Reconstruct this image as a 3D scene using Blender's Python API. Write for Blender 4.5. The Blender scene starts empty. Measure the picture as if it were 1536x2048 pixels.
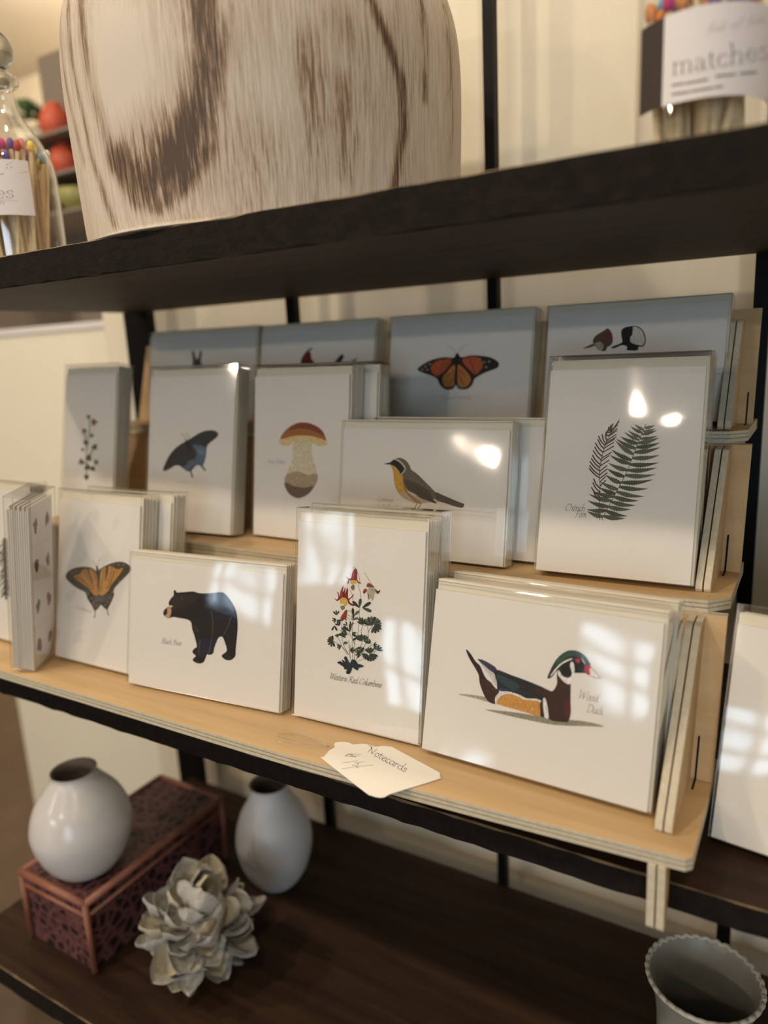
import bpy, bmesh, math, random
from mathutils import Vector, Matrix, Euler
from mathutils.geometry import tessellate_polygon
sc = bpy.context.scene
COL = sc.collection
# All layout numbers are in units of 0.29 m (the camera's height over the display's base board).
S = 0.29
ZC = 1.35            # camera height above the shop floor, metres
def V(x, y, z): return Vector((x*S, y*S, z*S + ZC))
# ------------------------------------------------------------------ camera
cam_d = bpy.data.cameras.new('camera'); cam = bpy.data.objects.new('camera', cam_d); COL.objects.link(cam)
RX = (0.860972, 0.069753, -0.503847)   # camera-space right, down, forward as seen along world X
RY = (0.506246, -0.213749, 0.835480)
RZ = (-0.049419, -0.974395, -0.219344)
m = Matrix(((RX[0], -RX[1], -RX[2]), (RY[0], -RY[1], -RY[2]), (RZ[0], -RZ[1], -RZ[2])))
cam.matrix_world = Matrix.Translation((0, 0, ZC)) @ m.to_4x4()
cam_d.sensor_fit = 'VERTICAL'; cam_d.sensor_height = 36; cam_d.sensor_width = 27
cam_d.lens = 36*1473.55/2048
cam_d.clip_start = 0.01
cam_d.dof.use_dof = True; cam_d.dof.focus_distance = 1.93*S; cam_d.dof.aperture_fstop = 3.0
sc.camera = cam
# ------------------------------------------------------------------ light
w = bpy.data.worlds.new('world'); sc.world = w; w.use_nodes = True
w.node_tree.nodes['Background'].inputs[0].default_value = (0.8, 0.85, 1.0, 1); w.node_tree.nodes['Background'].inputs[1].default_value = 0.25
vs = sc.view_settings; vs.view_transform = 'Standard'; vs.look = 'None'; vs.exposure = 0.0; vs.gamma = 1; vs.use_curve_mapping = False
sc.cycles.transparent_max_bounces = 48
sc.cycles.max_bounces = 10
sc.cycles.sample_clamp_indirect = 6
WARM = (1.0, 0.83, 0.64)
def lamp(x, y, z, power, size, tx, ty, tz, col=WARM):
    l = bpy.data.lights.new('ceiling_spot', 'AREA'); l.shape = 'DISK'; l.size = size; l.energy = power; l.color = col
    o = bpy.data.objects.new('ceiling_spot', l); COL.objects.link(o); o.location = V(x, y, z)
    o.rotation_euler = (V(tx, ty, tz) - V(x, y, z)).to_track_quat('-Z', 'Y').to_euler(); return o
# the track of small warm spots across the shop, aimed at the shelves
for x, y, z, p in ((-2.1, -7.8, 4.5, 4), (-1.6, -8.6, 4.6, 2), (-5.4, -12.6, 2.7, 12), (-7.4, -12.8, 2.8, 9), (-8.6, -7.5, 3.5, 3), (3.6, -6.6, 5.1, 2)):
    lamp(x, y, z, p, 0.045, -1.2, 1.8, -.6)
lamp(-3.2, -2.3, 5.1, 9.5, 0.10, -1.6, 1.4, -.8)
lamp(-6.6, -2.4, 5.1, 14, 0.10, -2.6, 1.5, -1.0)  # added lamp, brightens the left end of the shelves
lamp(1.4, -2.4, 5.1, 7.2, 0.10, -.6, 1.4, -.8)
lamp(-1.0, 1.3, 5.1, 7, 0.10, -.7, 2.75, .7)
lamp(-4.5, 1.5, 5.1, 4, 0.10, -4.5, 4.0, .5)
lamp(-9.0, 6.5, 5.1, 60, 0.15, -10.0, 10.0, 1.5)  # added fill lamp, brightens the far wall
# ------------------------------------------------------------------ materials
def srgb(h):
    c = [int(h[i:i+2], 16)/255 for i in (0, 2, 4)]
    return tuple((v/12.92 if v <= .04045 else ((v+.055)/1.055)**2.4) for v in c) + (1,)
def new_mat(name):
    mt = bpy.data.materials.new(name); mt.use_nodes = True; nt = mt.node_tree
    return mt, nt, nt.nodes['Principled BSDF']
def simple(name, hexa, rough=.6, metal=0, spec=.5, noise=None, bump=0, nscale=40, hex2=None, stretch=(1, 1, 1)):
    mt, nt, b = new_mat(name)
    b.inputs['Base Color'].default_value = srgb(hexa); b.inputs['Roughness'].default_value = rough; b.inputs['Metallic'].default_value = metal
    b.inputs['Specular IOR Level'].default_value = spec
    if hex2 or bump:
        tc = nt.nodes.new('ShaderNodeTexCoord'); mp = nt.nodes.new('ShaderNodeMapping'); mp.inputs['Scale'].default_value = stretch
        n = nt.nodes.new('ShaderNodeTexNoise'); n.inputs['Scale'].default_value = nscale; n.inputs['Detail'].default_value = 6; n.inputs['Roughness'].default_value = .65
        nt.links.new(tc.outputs['Object'], mp.inputs[0]); nt.links.new(mp.outputs[0], n.inputs['Vector'])
        if hex2:
            r = nt.nodes.new('ShaderNodeValToRGB'); r.color_ramp.elements[0].color = srgb(hexa); r.color_ramp.elements[1].color = srgb(hex2)
            r.color_ramp.elements[0].position = .32; r.color_ramp.elements[1].position = .68
            nt.links.new(n.outputs[0], r.inputs[0]); nt.links.new(r.outputs[0], b.inputs['Base Color'])
        if bump:
            bp = nt.nodes.new('ShaderNodeBump'); bp.inputs['Strength'].default_value = bump; bp.inputs['Distance'].default_value = .002
            nt.links.new(n.outputs[0], bp.inputs['Height']); nt.links.new(bp.outputs[0], b.inputs['Normal'])
    return mt
M = {}
M['paper'] = simple('card_paper', 'e6e1da', .55, spec=.35)
M['envelope'] = simple('envelope_paper', 'e3dbc9', .7, spec=.3)
M['tag'] = simple('tag_paper', 'f4f0e6', .6, spec=.3)
M['ply'] = simple('birch_face', 'c4a374', .5, spec=.35, hex2='d4b487', nscale=14, stretch=(.35, 5, 5), bump=.08)
M['ply_light'] = simple('birch_edge_light', 'd9cfb8', .6, hex2='c8bca2', nscale=220)
M['ply_dark'] = simple('birch_edge_dark', '8a7b62', .7, hex2='b5a88c', nscale=500)
M['shelf'] = simple('dark_stained_plank', '24170f', .6, spec=.22, hex2='432f20', nscale=9, stretch=(.5, 6, 6), bump=.25)
M['shelf_edge'] = simple('blackened_plank_edge', '120e0b', .8, spec=.18, hex2='211a15', nscale=120, bump=.8)
M['shelf_worn'] = simple('worn_plank_corner', '8a7452', .7, hex2='4a3d2c', nscale=60)
M['metal'] = simple('black_steel', '0c0b0b', .5, spec=.15)
M['wall'] = simple('cream_wall', 'e3dcc9', .8, spec=.2, hex2='dbd2bc', nscale=3, stretch=(3, 1, .3), bump=.05)
M['room'] = simple('room_plaster', 'cfc4ae', .9, spec=.1)
M['floor'] = simple('dark_floor', '5c4a3a', .5, hex2='4a3a2c', nscale=6)
M['ceil'] = simple('ceiling_white', 'd8d2c6', .9, spec=.1)
M['cream'] = simple('cream_panel', 'ece5d0', .7, spec=.2)
M['ceramic'] = simple('white_glaze', 'd6d3d2', .18, spec=.5)
M['ceramic_soft'] = simple('soft_white_glaze', 'd2d2d6', .4, spec=.5)
M['pot'] = simple('grey_stoneware', '8b8b84', .35, hex2='a3a39b', nscale=14)
M['rim'] = simple('stoneware_rim', 'b4b0a2', .3, hex2='d6d2c6', nscale=60)
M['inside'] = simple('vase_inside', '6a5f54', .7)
M['shell'] = simple('oyster_shell', '8e8a84', .5, hex2='e6e2da', nscale=28, bump=.5)
M['shell_yellow'] = simple('oyster_shell_yellow', 'b8ab84', .5, hex2='e2dccb', nscale=28, bump=.5)
M['copper'] = simple('copper_cane', '83503f', .5, hex2='a06a54', nscale=30, bump=.4)
M['match'] = simple('match_wood', 'f0dcb4', .6, hex2='dcbf8c', nscale=30, stretch=(4, 4, .4))
M['label'] = simple('label_paper', 'e4dedd', .55, spec=.3)
M['striker'] = simple('striker_strip', '3a302a', .8)
for nm, hx in dict(pink='d8408c', purple='6a4fa0', red='c8382e', yellow='e6c84a', teal='3c8c98', white='e8e6e0', blue='5a9cc0', orange='e08a3c').items(): M['head_'+nm] = simple('match_head_'+nm, hx, .6)
M['orange'] = simple('orange_glaze', 'c8583c', .5); M['green'] = simple('leaf_green', '5f7a4c', .7); M['navy'] = simple('navy_card', '3c4270', .6)
M['lilac'] = simple('lilac_card', '9a94c4', .6); M['peach'] = simple('peach_card', 'd8b49c', .6); M['taupe'] = simple('taupe_board', '8a7e70', .8); M['olive'] = simple('olive_glaze', 'a09a5c', .4)
def basket():
    mt, nt, b = new_mat('woven_cane_red')
    tc = nt.nodes.new('ShaderNodeTexCoord'); v = nt.nodes.new('ShaderNodeTexVoronoi'); v.inputs['Scale'].default_value = 75; v.feature = 'DISTANCE_TO_EDGE'
    r = nt.nodes.new('ShaderNodeValToRGB'); r.color_ramp.elements[0].color = srgb('6e4644'); r.color_ramp.elements[1].color = srgb('24141a'); r.color_ramp.elements[0].position = .03; r.color_ramp.elements[1].position = .22
    bp = nt.nodes.new('ShaderNodeBump'); bp.inputs['Strength'].default_value = .8; bp.inputs['Distance'].default_value = .003; bp.invert = True
    nt.links.new(tc.outputs['Object'], v.inputs['Vector']); nt.links.new(v.outputs['Distance'], r.inputs[0]); nt.links.new(r.outputs[0], b.inputs['Base Color'])
    nt.links.new(v.outputs['Distance'], bp.inputs['Height']); nt.links.new(bp.outputs[0], b.inputs['Normal']); b.inputs['Roughness'].default_value = .5
    return mt
M['basket'] = basket()
def ink():
    mt, nt, b = new_mat('printed_ink')
    a = nt.nodes.new('ShaderNodeAttribute'); a.attribute_name = 'ink'
    tc = nt.nodes.new('ShaderNodeTexCoord'); n = nt.nodes.new('ShaderNodeTexNoise'); n.inputs['Scale'].default_value = 900; n.inputs['Detail'].default_value = 3
    mp = nt.nodes.new('ShaderNodeMapping'); mp.inputs['Scale'].default_value = (1, 1, .35)
    mr = nt.nodes.new('ShaderNodeMapRange'); mr.inputs[3].default_value = .72; mr.inputs[4].default_value = 1.28; mr.inputs[1].default_value = .3; mr.inputs[2].default_value = .7
    mx = nt.nodes.new('ShaderNodeVectorMath'); mx.operation = 'SCALE'
    nt.links.new(tc.outputs['Object'], mp.inputs[0]); nt.links.new(mp.outputs[0], n.inputs['Vector']); nt.links.new(n.outputs[0], mr.inputs[0])
    nt.links.new(a.outputs['Color'], mx.inputs[0]); nt.links.new(mr.outputs[0], mx.inputs['Scale']); nt.links.new(mx.outputs[0], b.inputs['Base Color'])
    b.inputs['Roughness'].default_value = .6; b.inputs['Specular IOR Level'].default_value = .3
    return mt
M['ink'] = ink()
def film(name, tint=(.985, .985, .98), rough=.045, bump=.85, bscale=11, gain=1.7, detail=.6):
    mt = bpy.data.materials.new(name); mt.use_nodes = True; nt = mt.node_tree; nt.nodes.clear()
    out = nt.nodes.new('ShaderNodeOutputMaterial'); mix = nt.nodes.new('ShaderNodeMixShader'); tr = nt.nodes.new('ShaderNodeBsdfTransparent'); gl = nt.nodes.new('ShaderNodeBsdfGlossy')
    tr.inputs[0].default_value = (*tint, 1); gl.inputs['Roughness'].default_value = rough; gl.inputs[0].default_value = (1, 1, 1, 1)
    fr = nt.nodes.new('ShaderNodeFresnel')
    # a thin sheet reflects alike from both sides
    ge = nt.nodes.new('ShaderNodeNewGeometry'); io = nt.nodes.new('ShaderNodeMath'); io.operation = 'MULTIPLY_ADD'; io.inputs[1].default_value = 1/1.5-1.5; io.inputs[2].default_value = 1.5
    nt.links.new(ge.outputs['Backfacing'], io.inputs[0]); nt.links.new(io.outputs[0], fr.inputs[0])
    mu = nt.nodes.new('ShaderNodeMath'); mu.operation = 'MULTIPLY'; mu.inputs[1].default_value = gain; mu.use_clamp = True
    tc = nt.nodes.new('ShaderNodeTexCoord'); n = nt.nodes.new('ShaderNodeTexNoise'); n.inputs['Scale'].default_value = bscale; n.inputs['Detail'].default_value = detail
    bp = nt.nodes.new('ShaderNodeBump'); bp.inputs['Strength'].default_value = bump; bp.inputs['Distance'].default_value = .002
    nt.links.new(tc.outputs['Object'], n.inputs['Vector']); nt.links.new(n.outputs[0], bp.inputs['Height']); nt.links.new(bp.outputs[0], gl.inputs['Normal'])
    nt.links.new(fr.outputs[0], mu.inputs[0]); nt.links.new(mu.outputs[0], mix.inputs[0]); nt.links.new(tr.outputs[0], mix.inputs[1]); nt.links.new(gl.outputs[0], mix.inputs[2]); nt.links.new(mix.outputs[0], out.inputs[0])
    return mt
M['film'] = film('clear_plastic')
M['film_edge'] = film('clear_plastic_crease', tint=(.82, .82, .80), rough=.25, bump=0, gain=3)
M['glass'] = film('jar_glass', tint=(.985, .99, .985), rough=.01, bump=.1, bscale=14, gain=2.6)
def real_glass():
    mt, nt, b = new_mat('solid_glass'); b.inputs['Transmission Weight'].default_value = 1; b.inputs['Roughness'].default_value = .02; b.inputs['IOR'].default_value = 1.5; b.inputs['Base Color'].default_value = (.95, .98, .96, 1)
    return mt
M['ball'] = real_glass()
def emit(name, col, st):
    mt = bpy.data.materials.new(name); mt.use_nodes = True; nt = mt.node_tree; nt.nodes.clear()
    out = nt.nodes.new('ShaderNodeOutputMaterial'); e = nt.nodes.new('ShaderNodeEmission'); e.inputs[0].default_value = (*col, 1); e.inputs[1].default_value = st
    nt.links.new(e.outputs[0], out.inputs[0]); return mt
M['daylight'] = emit('daylit_window', (.66, .84, 1.0), 7.2)
def burnt():
    mt, nt, b = new_mat('burnt_paulownia')
    tc = nt.nodes.new('ShaderNodeTexCoord')
    a = nt.nodes.new('ShaderNodeAttribute'); a.attribute_name = 'stain'
    mp = nt.nodes.new('ShaderNodeMapping'); mp.inputs['Scale'].default_value = (1, 1, .055)
    n = nt.nodes.new('ShaderNodeTexNoise'); n.inputs['Scale'].default_value = 520; n.inputs['Detail'].default_value = 5; n.inputs['Roughness'].default_value = .7
    nt.links.new(tc.outputs['Object'], mp.inputs[0]); nt.links.new(mp.outputs[0], n.inputs['Vector'])
    mp2 = nt.nodes.new('ShaderNodeMapping'); mp2.inputs['Scale'].default_value = (1, 1, .3)
    n2 = nt.nodes.new('ShaderNodeTexNoise'); n2.inputs['Scale'].default_value = 16; n2.inputs['Detail'].default_value = 4
    nt.links.new(tc.outputs['Object'], mp2.inputs[0]); nt.links.new(mp2.outputs[0], n2.inputs['Vector'])
    def math_(op, x, y, clamp=False):
        q = nt.nodes.new('ShaderNodeMath'); q.operation = op; q.use_clamp = clamp
        for i, s_ in enumerate((x, y)):
            if isinstance(s_, (int, float)): q.inputs[i].default_value = s_
            else: nt.links.new(s_, q.inputs[i])
        return q.outputs[0]
    # big stain = painted knots + broad noise ; fine streaks cut through it
    st = math_('ADD', math_('MULTIPLY', a.outputs['Fac'], .85), math_('MULTIPLY', math_('SUBTRACT', n2.outputs[0], .5), .9))
    sr = nt.nodes.new('ShaderNodeMapRange'); nt.links.new(n.outputs[0], sr.inputs[0]); sr.inputs[1].default_value = .38; sr.inputs[2].default_value = .62
    fac = math_('ADD', math_('MULTIPLY', st, math_('ADD', math_('MULTIPLY', sr.outputs[0], .7), .55)), math_('MULTIPLY', sr.outputs[0], .30), True)
    r = nt.nodes.new('ShaderNodeValToRGB'); e = r.color_ramp.elements
    e[0].position = 0; e[0].color = srgb('d6cabb'); e[1].position = 1; e[1].color = srgb('4e3b2c')
    k = e.new(.3); k.color = srgb('bfae9b'); k = e.new(.6); k.color = srgb('8c725a')
    nt.links.new(fac, r.inputs[0]); nt.links.new(r.outputs[0], b.inputs['Base Color'])
    bp = nt.nodes.new('ShaderNodeBump'); bp.inputs['Strength'].default_value = .35; bp.inputs['Distance'].default_value = .001; bp.invert = True
    nt.links.new(n.outputs[0], bp.inputs['Height']); nt.links.new(bp.outputs[0], b.inputs['Normal']); b.inputs['Roughness'].default_value = .6
    return mt
M['burnt'] = burnt()
# ------------------------------------------------------------------ object helpers
def tag(o, label=None, cat=None, group=None, kind=None):
    if label: o['label'] = label
    if cat: o['category'] = cat
    if group: o['group'] = group
    if kind: o['kind'] = kind
    return o
def empty(name, loc, rot=(0, 0, 0)):
    o = bpy.data.objects.new(name, None); COL.objects.link(o); o.location = loc; o.rotation_euler = rot; o.empty_display_size = .02; return o
def link(name, me, parent=None, mats=(), smooth=False):
    for mt in mats: me.materials.append(mt)
    o = bpy.data.objects.new(name, me); COL.objects.link(o)
    if parent: o.parent = parent
    if smooth:
        for p in me.polygons: p.use_smooth = True
    return o
class MB:
    def __init__(s): s.v = []; s.f = []; s.m = []
    def quad(s, a, b, c, d, m=0):
        i = len(s.v); s.v += [a, b, c, d]; s.f.append((i, i+1, i+2, i+3)); s.m.append(m)
    def face(s, pts, m=0):
        i = len(s.v); s.v += list(pts); s.f.append(tuple(range(i, i+len(pts)))); s.m.append(m)
    def box(s, x0, x1, y0, y1, z0, z1, m=0):
        i = len(s.v); s.v += [(x, y, z) for x in (x0, x1) for y in (y0, y1) for z in (z0, z1)]
        for f in ((0, 1, 3, 2), (4, 6, 7, 5), (0, 4, 5, 1), (2, 3, 7, 6), (0, 2, 6, 4), (1, 5, 7, 3)): s.f.append(tuple(i+k for k in f)); s.m.append(m)
    def mesh(s, name, weld=True):
        me = bpy.data.meshes.new(name); me.from_pydata([tuple(q) for q in s.v], [], s.f)
        me.polygons.foreach_set('material_index', s.m)
        if weld:
            bm = bmesh.new(); bm.from_mesh(me); bmesh.ops.remove_doubles(bm, verts=bm.verts, dist=1e-6); bmesh.ops.recalc_face_normals(bm, faces=bm.faces); bm.to_mesh(me); bm.free()
        me.update(); return me
    def build(s, name, parent=None, mats=(), smooth=False, bevel=0):
        o = link(name, s.mesh(name), parent, mats, smooth)
        if bevel:
            b = o.modifiers.new('bevel', 'BEVEL'); b.width = bevel; b.segments = 2; b.limit_method = 'ANGLE'; b.angle_limit = .6
        return o
def lathe(prof, n=64, cap=True):
    """profile of (r,z) in metres revolved about z"""
    mb = MB(); mb.v = [(r*math.cos(2*math.pi*k/n), r*math.sin(2*math.pi*k/n), z) for r, z in prof for k in range(n)]
    for i in range(len(prof)-1):
        for k in range(n):
            k2 = (k+1) % n; mb.f.append((i*n+k, i*n+k2, (i+1)*n+k2, (i+1)*n+k)); mb.m.append(0)
    if cap: mb.f.append(tuple(range(n))[::-1]); mb.m.append(0)
    return mb
def crv(pts, n=6, closed=False):
    P = [Vector(p) for p in pts]; out = []; L = len(P)
    rng = range(L) if closed else range(L-1)
    for i in rng:
        a = P[(i-1) % L] if closed or i > 0 else P[0]; b = P[i]; c = P[(i+1) % L]; d = P[(i+2) % L] if closed or i+2 < L else P[-1]
        for k in range(n):
            t = k/n; out.append(.5*((2*b)+(c-a)*t+(2*a-5*b+4*c-d)*t*t+(3*b-a-3*c+d)*t**3))
    if not closed: out.append(P[-1])
    return out
def tube_mb(mb, pts, r, n=8, m=0, flat=1.0):
    rings = []
    for i, p in enumerate(pts):
        t = (pts[min(i+1, len(pts)-1)] - pts[max(i-1, 0)]).normalized()
        a = t.cross(Vector((0, 0, 1)));
        if a.length < 1e-3: a = Vector((1, 0, 0))
        a.normalize(); b = t.cross(a); rr = r[i] if isinstance(r, (list, tuple)) else r
        rings.append(len(mb.v)); mb.v += [p + a*math.cos(2*math.pi*k/n)*rr + b*math.sin(2*math.pi*k/n)*rr*flat for k in range(n)]
    for i in range(len(rings)-1):
        for k in range(n): mb.f.append((rings[i]+k, rings[i]+(k+1) % n, rings[i+1]+(k+1) % n, rings[i+1]+k)); mb.m.append(m)
    mb.f.append(tuple(rings[0]+k for k in range(n))[::-1]); mb.m.append(m); mb.f.append(tuple(rings[-1]+k for k in range(n))); mb.m.append(m)
# printed artwork: flat ink shapes lying on a sheet.  surf(u, v, h) maps sheet metres + height above it to a point
class Print:
    def __init__(s): s.v = []; s.f = []; s.c = []
    def add(s, items, surf, h0=.00006, dh=.000003, per_item=True):
        h = h0
        for kind, col, par, strokes in items:
            c = srgb(col); h += dh
            for st in strokes:
                P = [Vector((st[i]*1e-5, st[i+1]*1e-5)) for i in range(0, len(st), 2)]
                if kind in 'PQ':
                    if kind == 'P' and len(P) > 4: P = crv(P, 3, True)
                    tri = tessellate_polygon([[Vector((q.x, q.y, 0)) for q in P]])
                    i = len(s.v); s.v += [surf(q.x, q.y, h) for q in P]
                    for t in tri: s.f.append(tuple(i+k for k in t)); s.c.append(c)
                    continue
                if len(P) > 2: P = crv(P, 4)
                if kind == 'L': hw = [par[0]*.5e-5]; pen = None
                else: pen = Vector((par[0]*.5e-5, par[1]*.5e-5)); hw = [par[2]*.5e-5]
                for a, b in zip(P, P[1:]):
                    d = b-a
                    if d.length < 1e-9: continue
                    n = Vector((-d.y, d.x)).normalized()*hw[0]; e = d.normalized()*hw[0]*.6
                    for o in ([n] if pen is None else [n, pen]):
                        i = len(s.v); ex = e if o is n else Vector((0, 0))
                        s.v += [surf(*(a-ex-o), h), surf(*(b+ex-o), h), surf(*(b+ex+o), h), surf(*(a-ex+o), h)]; s.f.append((i, i+1, i+2, i+3)); s.c.append(c)
    def into(s, mb, mi, name, parent, mats, cols=None):
        """join a body (MB) and the print in one mesh"""
        base = mb.mesh(name+'_body', weld=False); vs_ = [tuple(q.co) for q in base.vertices]; fs = [tuple(p.vertices) for p in base.polygons]; ms = [p.material_index for p in base.polygons]
        bpy.data.meshes.remove(base)
        n = len(vs_); vs_ += [tuple(q) for q in s.v]; nf = len(fs); fs += [tuple(n+k for k in f) for f in s.f]; ms += [mi]*len(s.f)
        me = bpy.data.meshes.new(name); me.from_pydata(vs_, [], fs); me.polygons.foreach_set('material_index', ms)
        ca = me.color_attributes.new('ink', 'FLOAT_COLOR', 'CORNER'); li = 0; buf = []
        for p in me.polygons:
            c = s.c[p.index-nf] if p.index >= nf else (1, 1, 1, 1); buf += list(c)*p.loop_total
        ca.data.foreach_set('color', buf); me.update()
        return link(name, me, parent, mats)
# ------------------------------------------------------------------ the room
def struct(name, mb, mats): o = mb.build(name, None, mats); o['kind'] = 'structure'; return o
def sbox(name, x0, x1, y0, y1, z0, z1, mt):
    mb = MB(); a = V(x0, y0, z0); b = V(x1, y1, z1); mb.box(a.x, b.x, a.y, b.y, a.z, b.z); return struct(name, mb, [mt])
ZF, ZT = -ZC/S, 5.3
sbox('floor', -16.3, 8.3, -14.3, 10.3, ZF-.3, ZF, M['floor'])
sbox('ceiling', -16.3, 8.3, -14.3, 10.3, ZT, ZT+.3, M['ceil'])
sbox('wall_back', -3.35, 8.3, 2.75, 3.0, ZF, ZT, M['wall'])
sbox('wall_far', -16.3, 8.3, 10.0, 10.3, ZF, ZT, M['room'])
sbox('wall_left', -16.3, -16.0, -14.3, 10.3, ZF, ZT, M['room'])
sbox('wall_right', 8.0, 8.3, -14.3, 2.75, ZF, ZT, M['room'])
sbox('wall_front', -16.3, 8.3, -14.3, -14.0, ZF, ZT, M['room'])
# shop-front windows opposite the shelves (mullioned, daylight outside), then two added fill panes
def window(name, x0, x1, z0, z1, nx, nz):
    mb = MB(); f = .07
    def bx(a0, a1, c0, c1, y0, y1, m):
        a = V(a0, y0, c0); b = V(a1, y1, c1); mb.box(a.x, b.x, a.y, b.y, a.z, b.z, m)
    bx(x0, x1, z0, z1, -13.99, -13.97, 1)
    for i in range(nx+1): x = x0+(x1-x0)*i/nx; bx(x-f, x+f, z0-f, z1+f, -13.97, -13.8, 0)
    for i in range(nz+1): z = z0+(z1-z0)*i/nz; bx(x0, x1, z-f, z+f, -13.97, -13.82, 0)
    o = mb.build(name, None, [M['metal'], M['daylight']]); o['kind'] = 'structure'
window('window_1', -5.3, -4.1, -.1, 1.5, 2, 3)
window('window_2', -11.6, -10.0, -1.0, .6, 3, 2)
window('window_3', -8.6, -7.4, -4.0, -1.9, 2, 2)
window('fill_pane_4', 2.2, 7.4, -2.6, 3.2, 4, 4)  # added glowing pane, cool fill for the cards, not a known window
window('fill_pane_5', 7.5, 7.9, -2.6, 3.2, 1, 4)  # second added pane, unseen, only gives more cool fill
# ------------------------------------------------------------------ far left background
def part_box(name, parent, x0, x1, y0, y1, z0, z1, mt, bevel=0):
    o0 = V(0, 0, 0) if parent is None else parent.location
    mb = MB(); a = V(x0, y0, z0)-o0; b = V(x1, y1, z1)-o0; mb.box(a.x, b.x, a.y, b.y, a.z, b.z); return mb.build(name, parent, [mt] if not isinstance(mt, list) else mt, bevel=bevel)
cn = empty('display_counter', V(-4.3, 3.9, ZF)); tag(cn, 'tall cream display counter beyond the open end of the shelves', 'counter')
part_box('cabinet_body', cn, -5.62, -3.12, 3.25, 4.6, ZF, .20, M['cream'])
part_box('countertop', cn, -5.64, -3.10, 3.235, 4.62, .20, .245, M['label'], .002)
tb = empty('display_rack', V(-4.8, 4.2, .2455)); tag(tb, 'taupe rack with three ledges standing on the cream counter', 'display rack')
part_box('back_panel', tb, -5.7, -3.9, 4.36, 4.45, .2455, 2.42, M['taupe'])
for z in (1.02, 1.27, 1.53): part_box('ledge', tb, -5.7, -3.9, 3.62, 4.36, z, z+.02, M['taupe'])
for x in (-5.74, -3.9): part_box('side_post', tb, x, x+.04, 3.62, 4.45, .2455, 1.56, M['taupe'])
def lathe_thing(name, prof, loc, mats, label, cat, group=None, n=48):
    mb = lathe([(r*S, z*S) for r, z in prof], n); o = link(name, mb.mesh(name), None, mats, True); o.location = loc; tag(o, label, cat, group); return o
vprof = [(.06, 0), (.10, .05), (.115, .12), (.09, .19), (.05, .22), (.055, .24), (.045, .24), (.04, .2)]
lathe_thing('glazed_vase', vprof, V(-4.86, 3.8, 1.5505), [M['orange']], 'small orange vase on the highest ledge of the taupe rack', 'vase')
lathe_thing('glazed_vase', [(r*1.1, z*.95) for r, z in vprof], V(-4.80, 3.8, 1.2905), [M['orange']], 'small orange vase on the middle ledge of the taupe rack', 'vase')
o = part_box('gift_box', None, -5.02, -4.93, 3.75, 3.9, 1.2905, 1.46, M['navy']); tag(o, 'narrow navy box beside the orange vase on the middle ledge', 'box')
o = part_box('gift_box', None, -5.30, -5.06, 3.75, 3.9, 1.5505, 1.68, M['peach']); tag(o, 'pale peach box beside the orange vase on the highest ledge', 'box')
o = part_box('gift_box', None, -5.2, -4.75, 3.3, 3.6, .245, .46, M['lilac']); tag(o, 'lilac box on the cream counter, widest of the low boxes', 'box')
o = part_box('gift_box', None, -4.70, -4.45, 3.3, 3.6, .245, .46, M['peach']); tag(o, 'peach box on the cream counter between two lilac boxes', 'box')
o = part_box('gift_box', None, -4.38, -4.33, 3.3, 3.42, .245, .46, M['lilac']); tag(o, 'thin lilac box on the cream counter beside the peach one', 'box')
lathe_thing('glazed_bowl', [(.06, 0), (.14, .06), (.2, .16), (.19, .16), (.12, .07)], V(-4.74, 3.85, 1.0405), [M['olive']], 'olive bowl on the lowest ledge of the taupe rack', 'bowl')
pl = empty('potted_plant', V(-5.42, 4.0, 1.5505)); tag(pl, 'small bushy green plant in a pale pot on the highest ledge of the rack', 'plant')
mb = lathe([(r*S, z*S) for r, z in ((.08, 0), (.1, .18), (.09, .18))], 24); link('pot', mb.mesh('pot'), pl, [M['cream']], True)
mb = MB(); random.seed(2)
for k in range(90):
    a = random.uniform(0, 6.28); e = random.uniform(-.3, 1.5); d = Vector((math.cos(a)*math.cos(e), math.sin(a)*math.cos(e), math.sin(e))); p = d*.035+Vector((0, 0, .075)); q = d.cross(Vector((0, 0, 1))).normalized()*.008
    mb.face([p-d*.012, p+q, p+d*.016, p-q])
mb.build('foliage', pl, [M['green']])
# ------------------------------------------------------------------ shelving unit
su = empty('shelving_unit', V(-1, 2.5, ZF)); tag(su, 'black steel and dark plank shelving unit that holds everything in front of the cream wall', 'shelves')
def plank(name, z0, z1, y0, y1):
    o0 = su.location; mb = MB(); n = 90; random.seed(int(z0*100)+7); rows = []
    for i in range(n+1):
        x = -2.88+(1.4+2.88)*i/n; j = random.uniform(-.006, .006); k = random.uniform(-.004, .004)
        c = min(.008, .0015+abs(j)*.6)
        rows.append([V(x, y0+c, z1+0)-o0, V(x, y0, z1-c*.8+k*.4)-o0, V(x, y0+abs(k)*.3, z0+c*.6+k)-o0, V(x, y0+c, z0)-o0, V(x, y1, z0)-o0, V(x, y1, z1)-o0])
    mats = [2, 1, 1, 0, 1, 0]
    for a, b in zip(rows, rows[1:]):
        for k in range(6): mb.quad(a[k], a[(k+1) % 6], b[(k+1) % 6], b[k], mats[k])
    mb.face(rows[0], 1); mb.face(rows[-1][::-1], 1)
    return mb.build(name, su, [M['shelf'], M['shelf_edge'], M['shelf_worn']])
plank('shelf', .214, .300, 1.34, 2.56); plank('shelf', -1.166, -1.103, 1.40, 2.56); plank('shelf', -2.37, -2.28, 1.26, 2.56)
for x0, x1, y0, y1 in ((-2.975, -2.815, 2.50, 2.55), (-1.975, -1.932, 2.56, 2.60), (-1.067, -1.030, 2.56, 2.60), (-.205, -.16, 2.56, 2.60)):
    part_box('post', su, x0, x1, y0+.065 if y0 < 2.55 else y0, y1+.065 if y0 < 2.55 else y1, ZF, 2.6, M['metal'])
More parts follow.
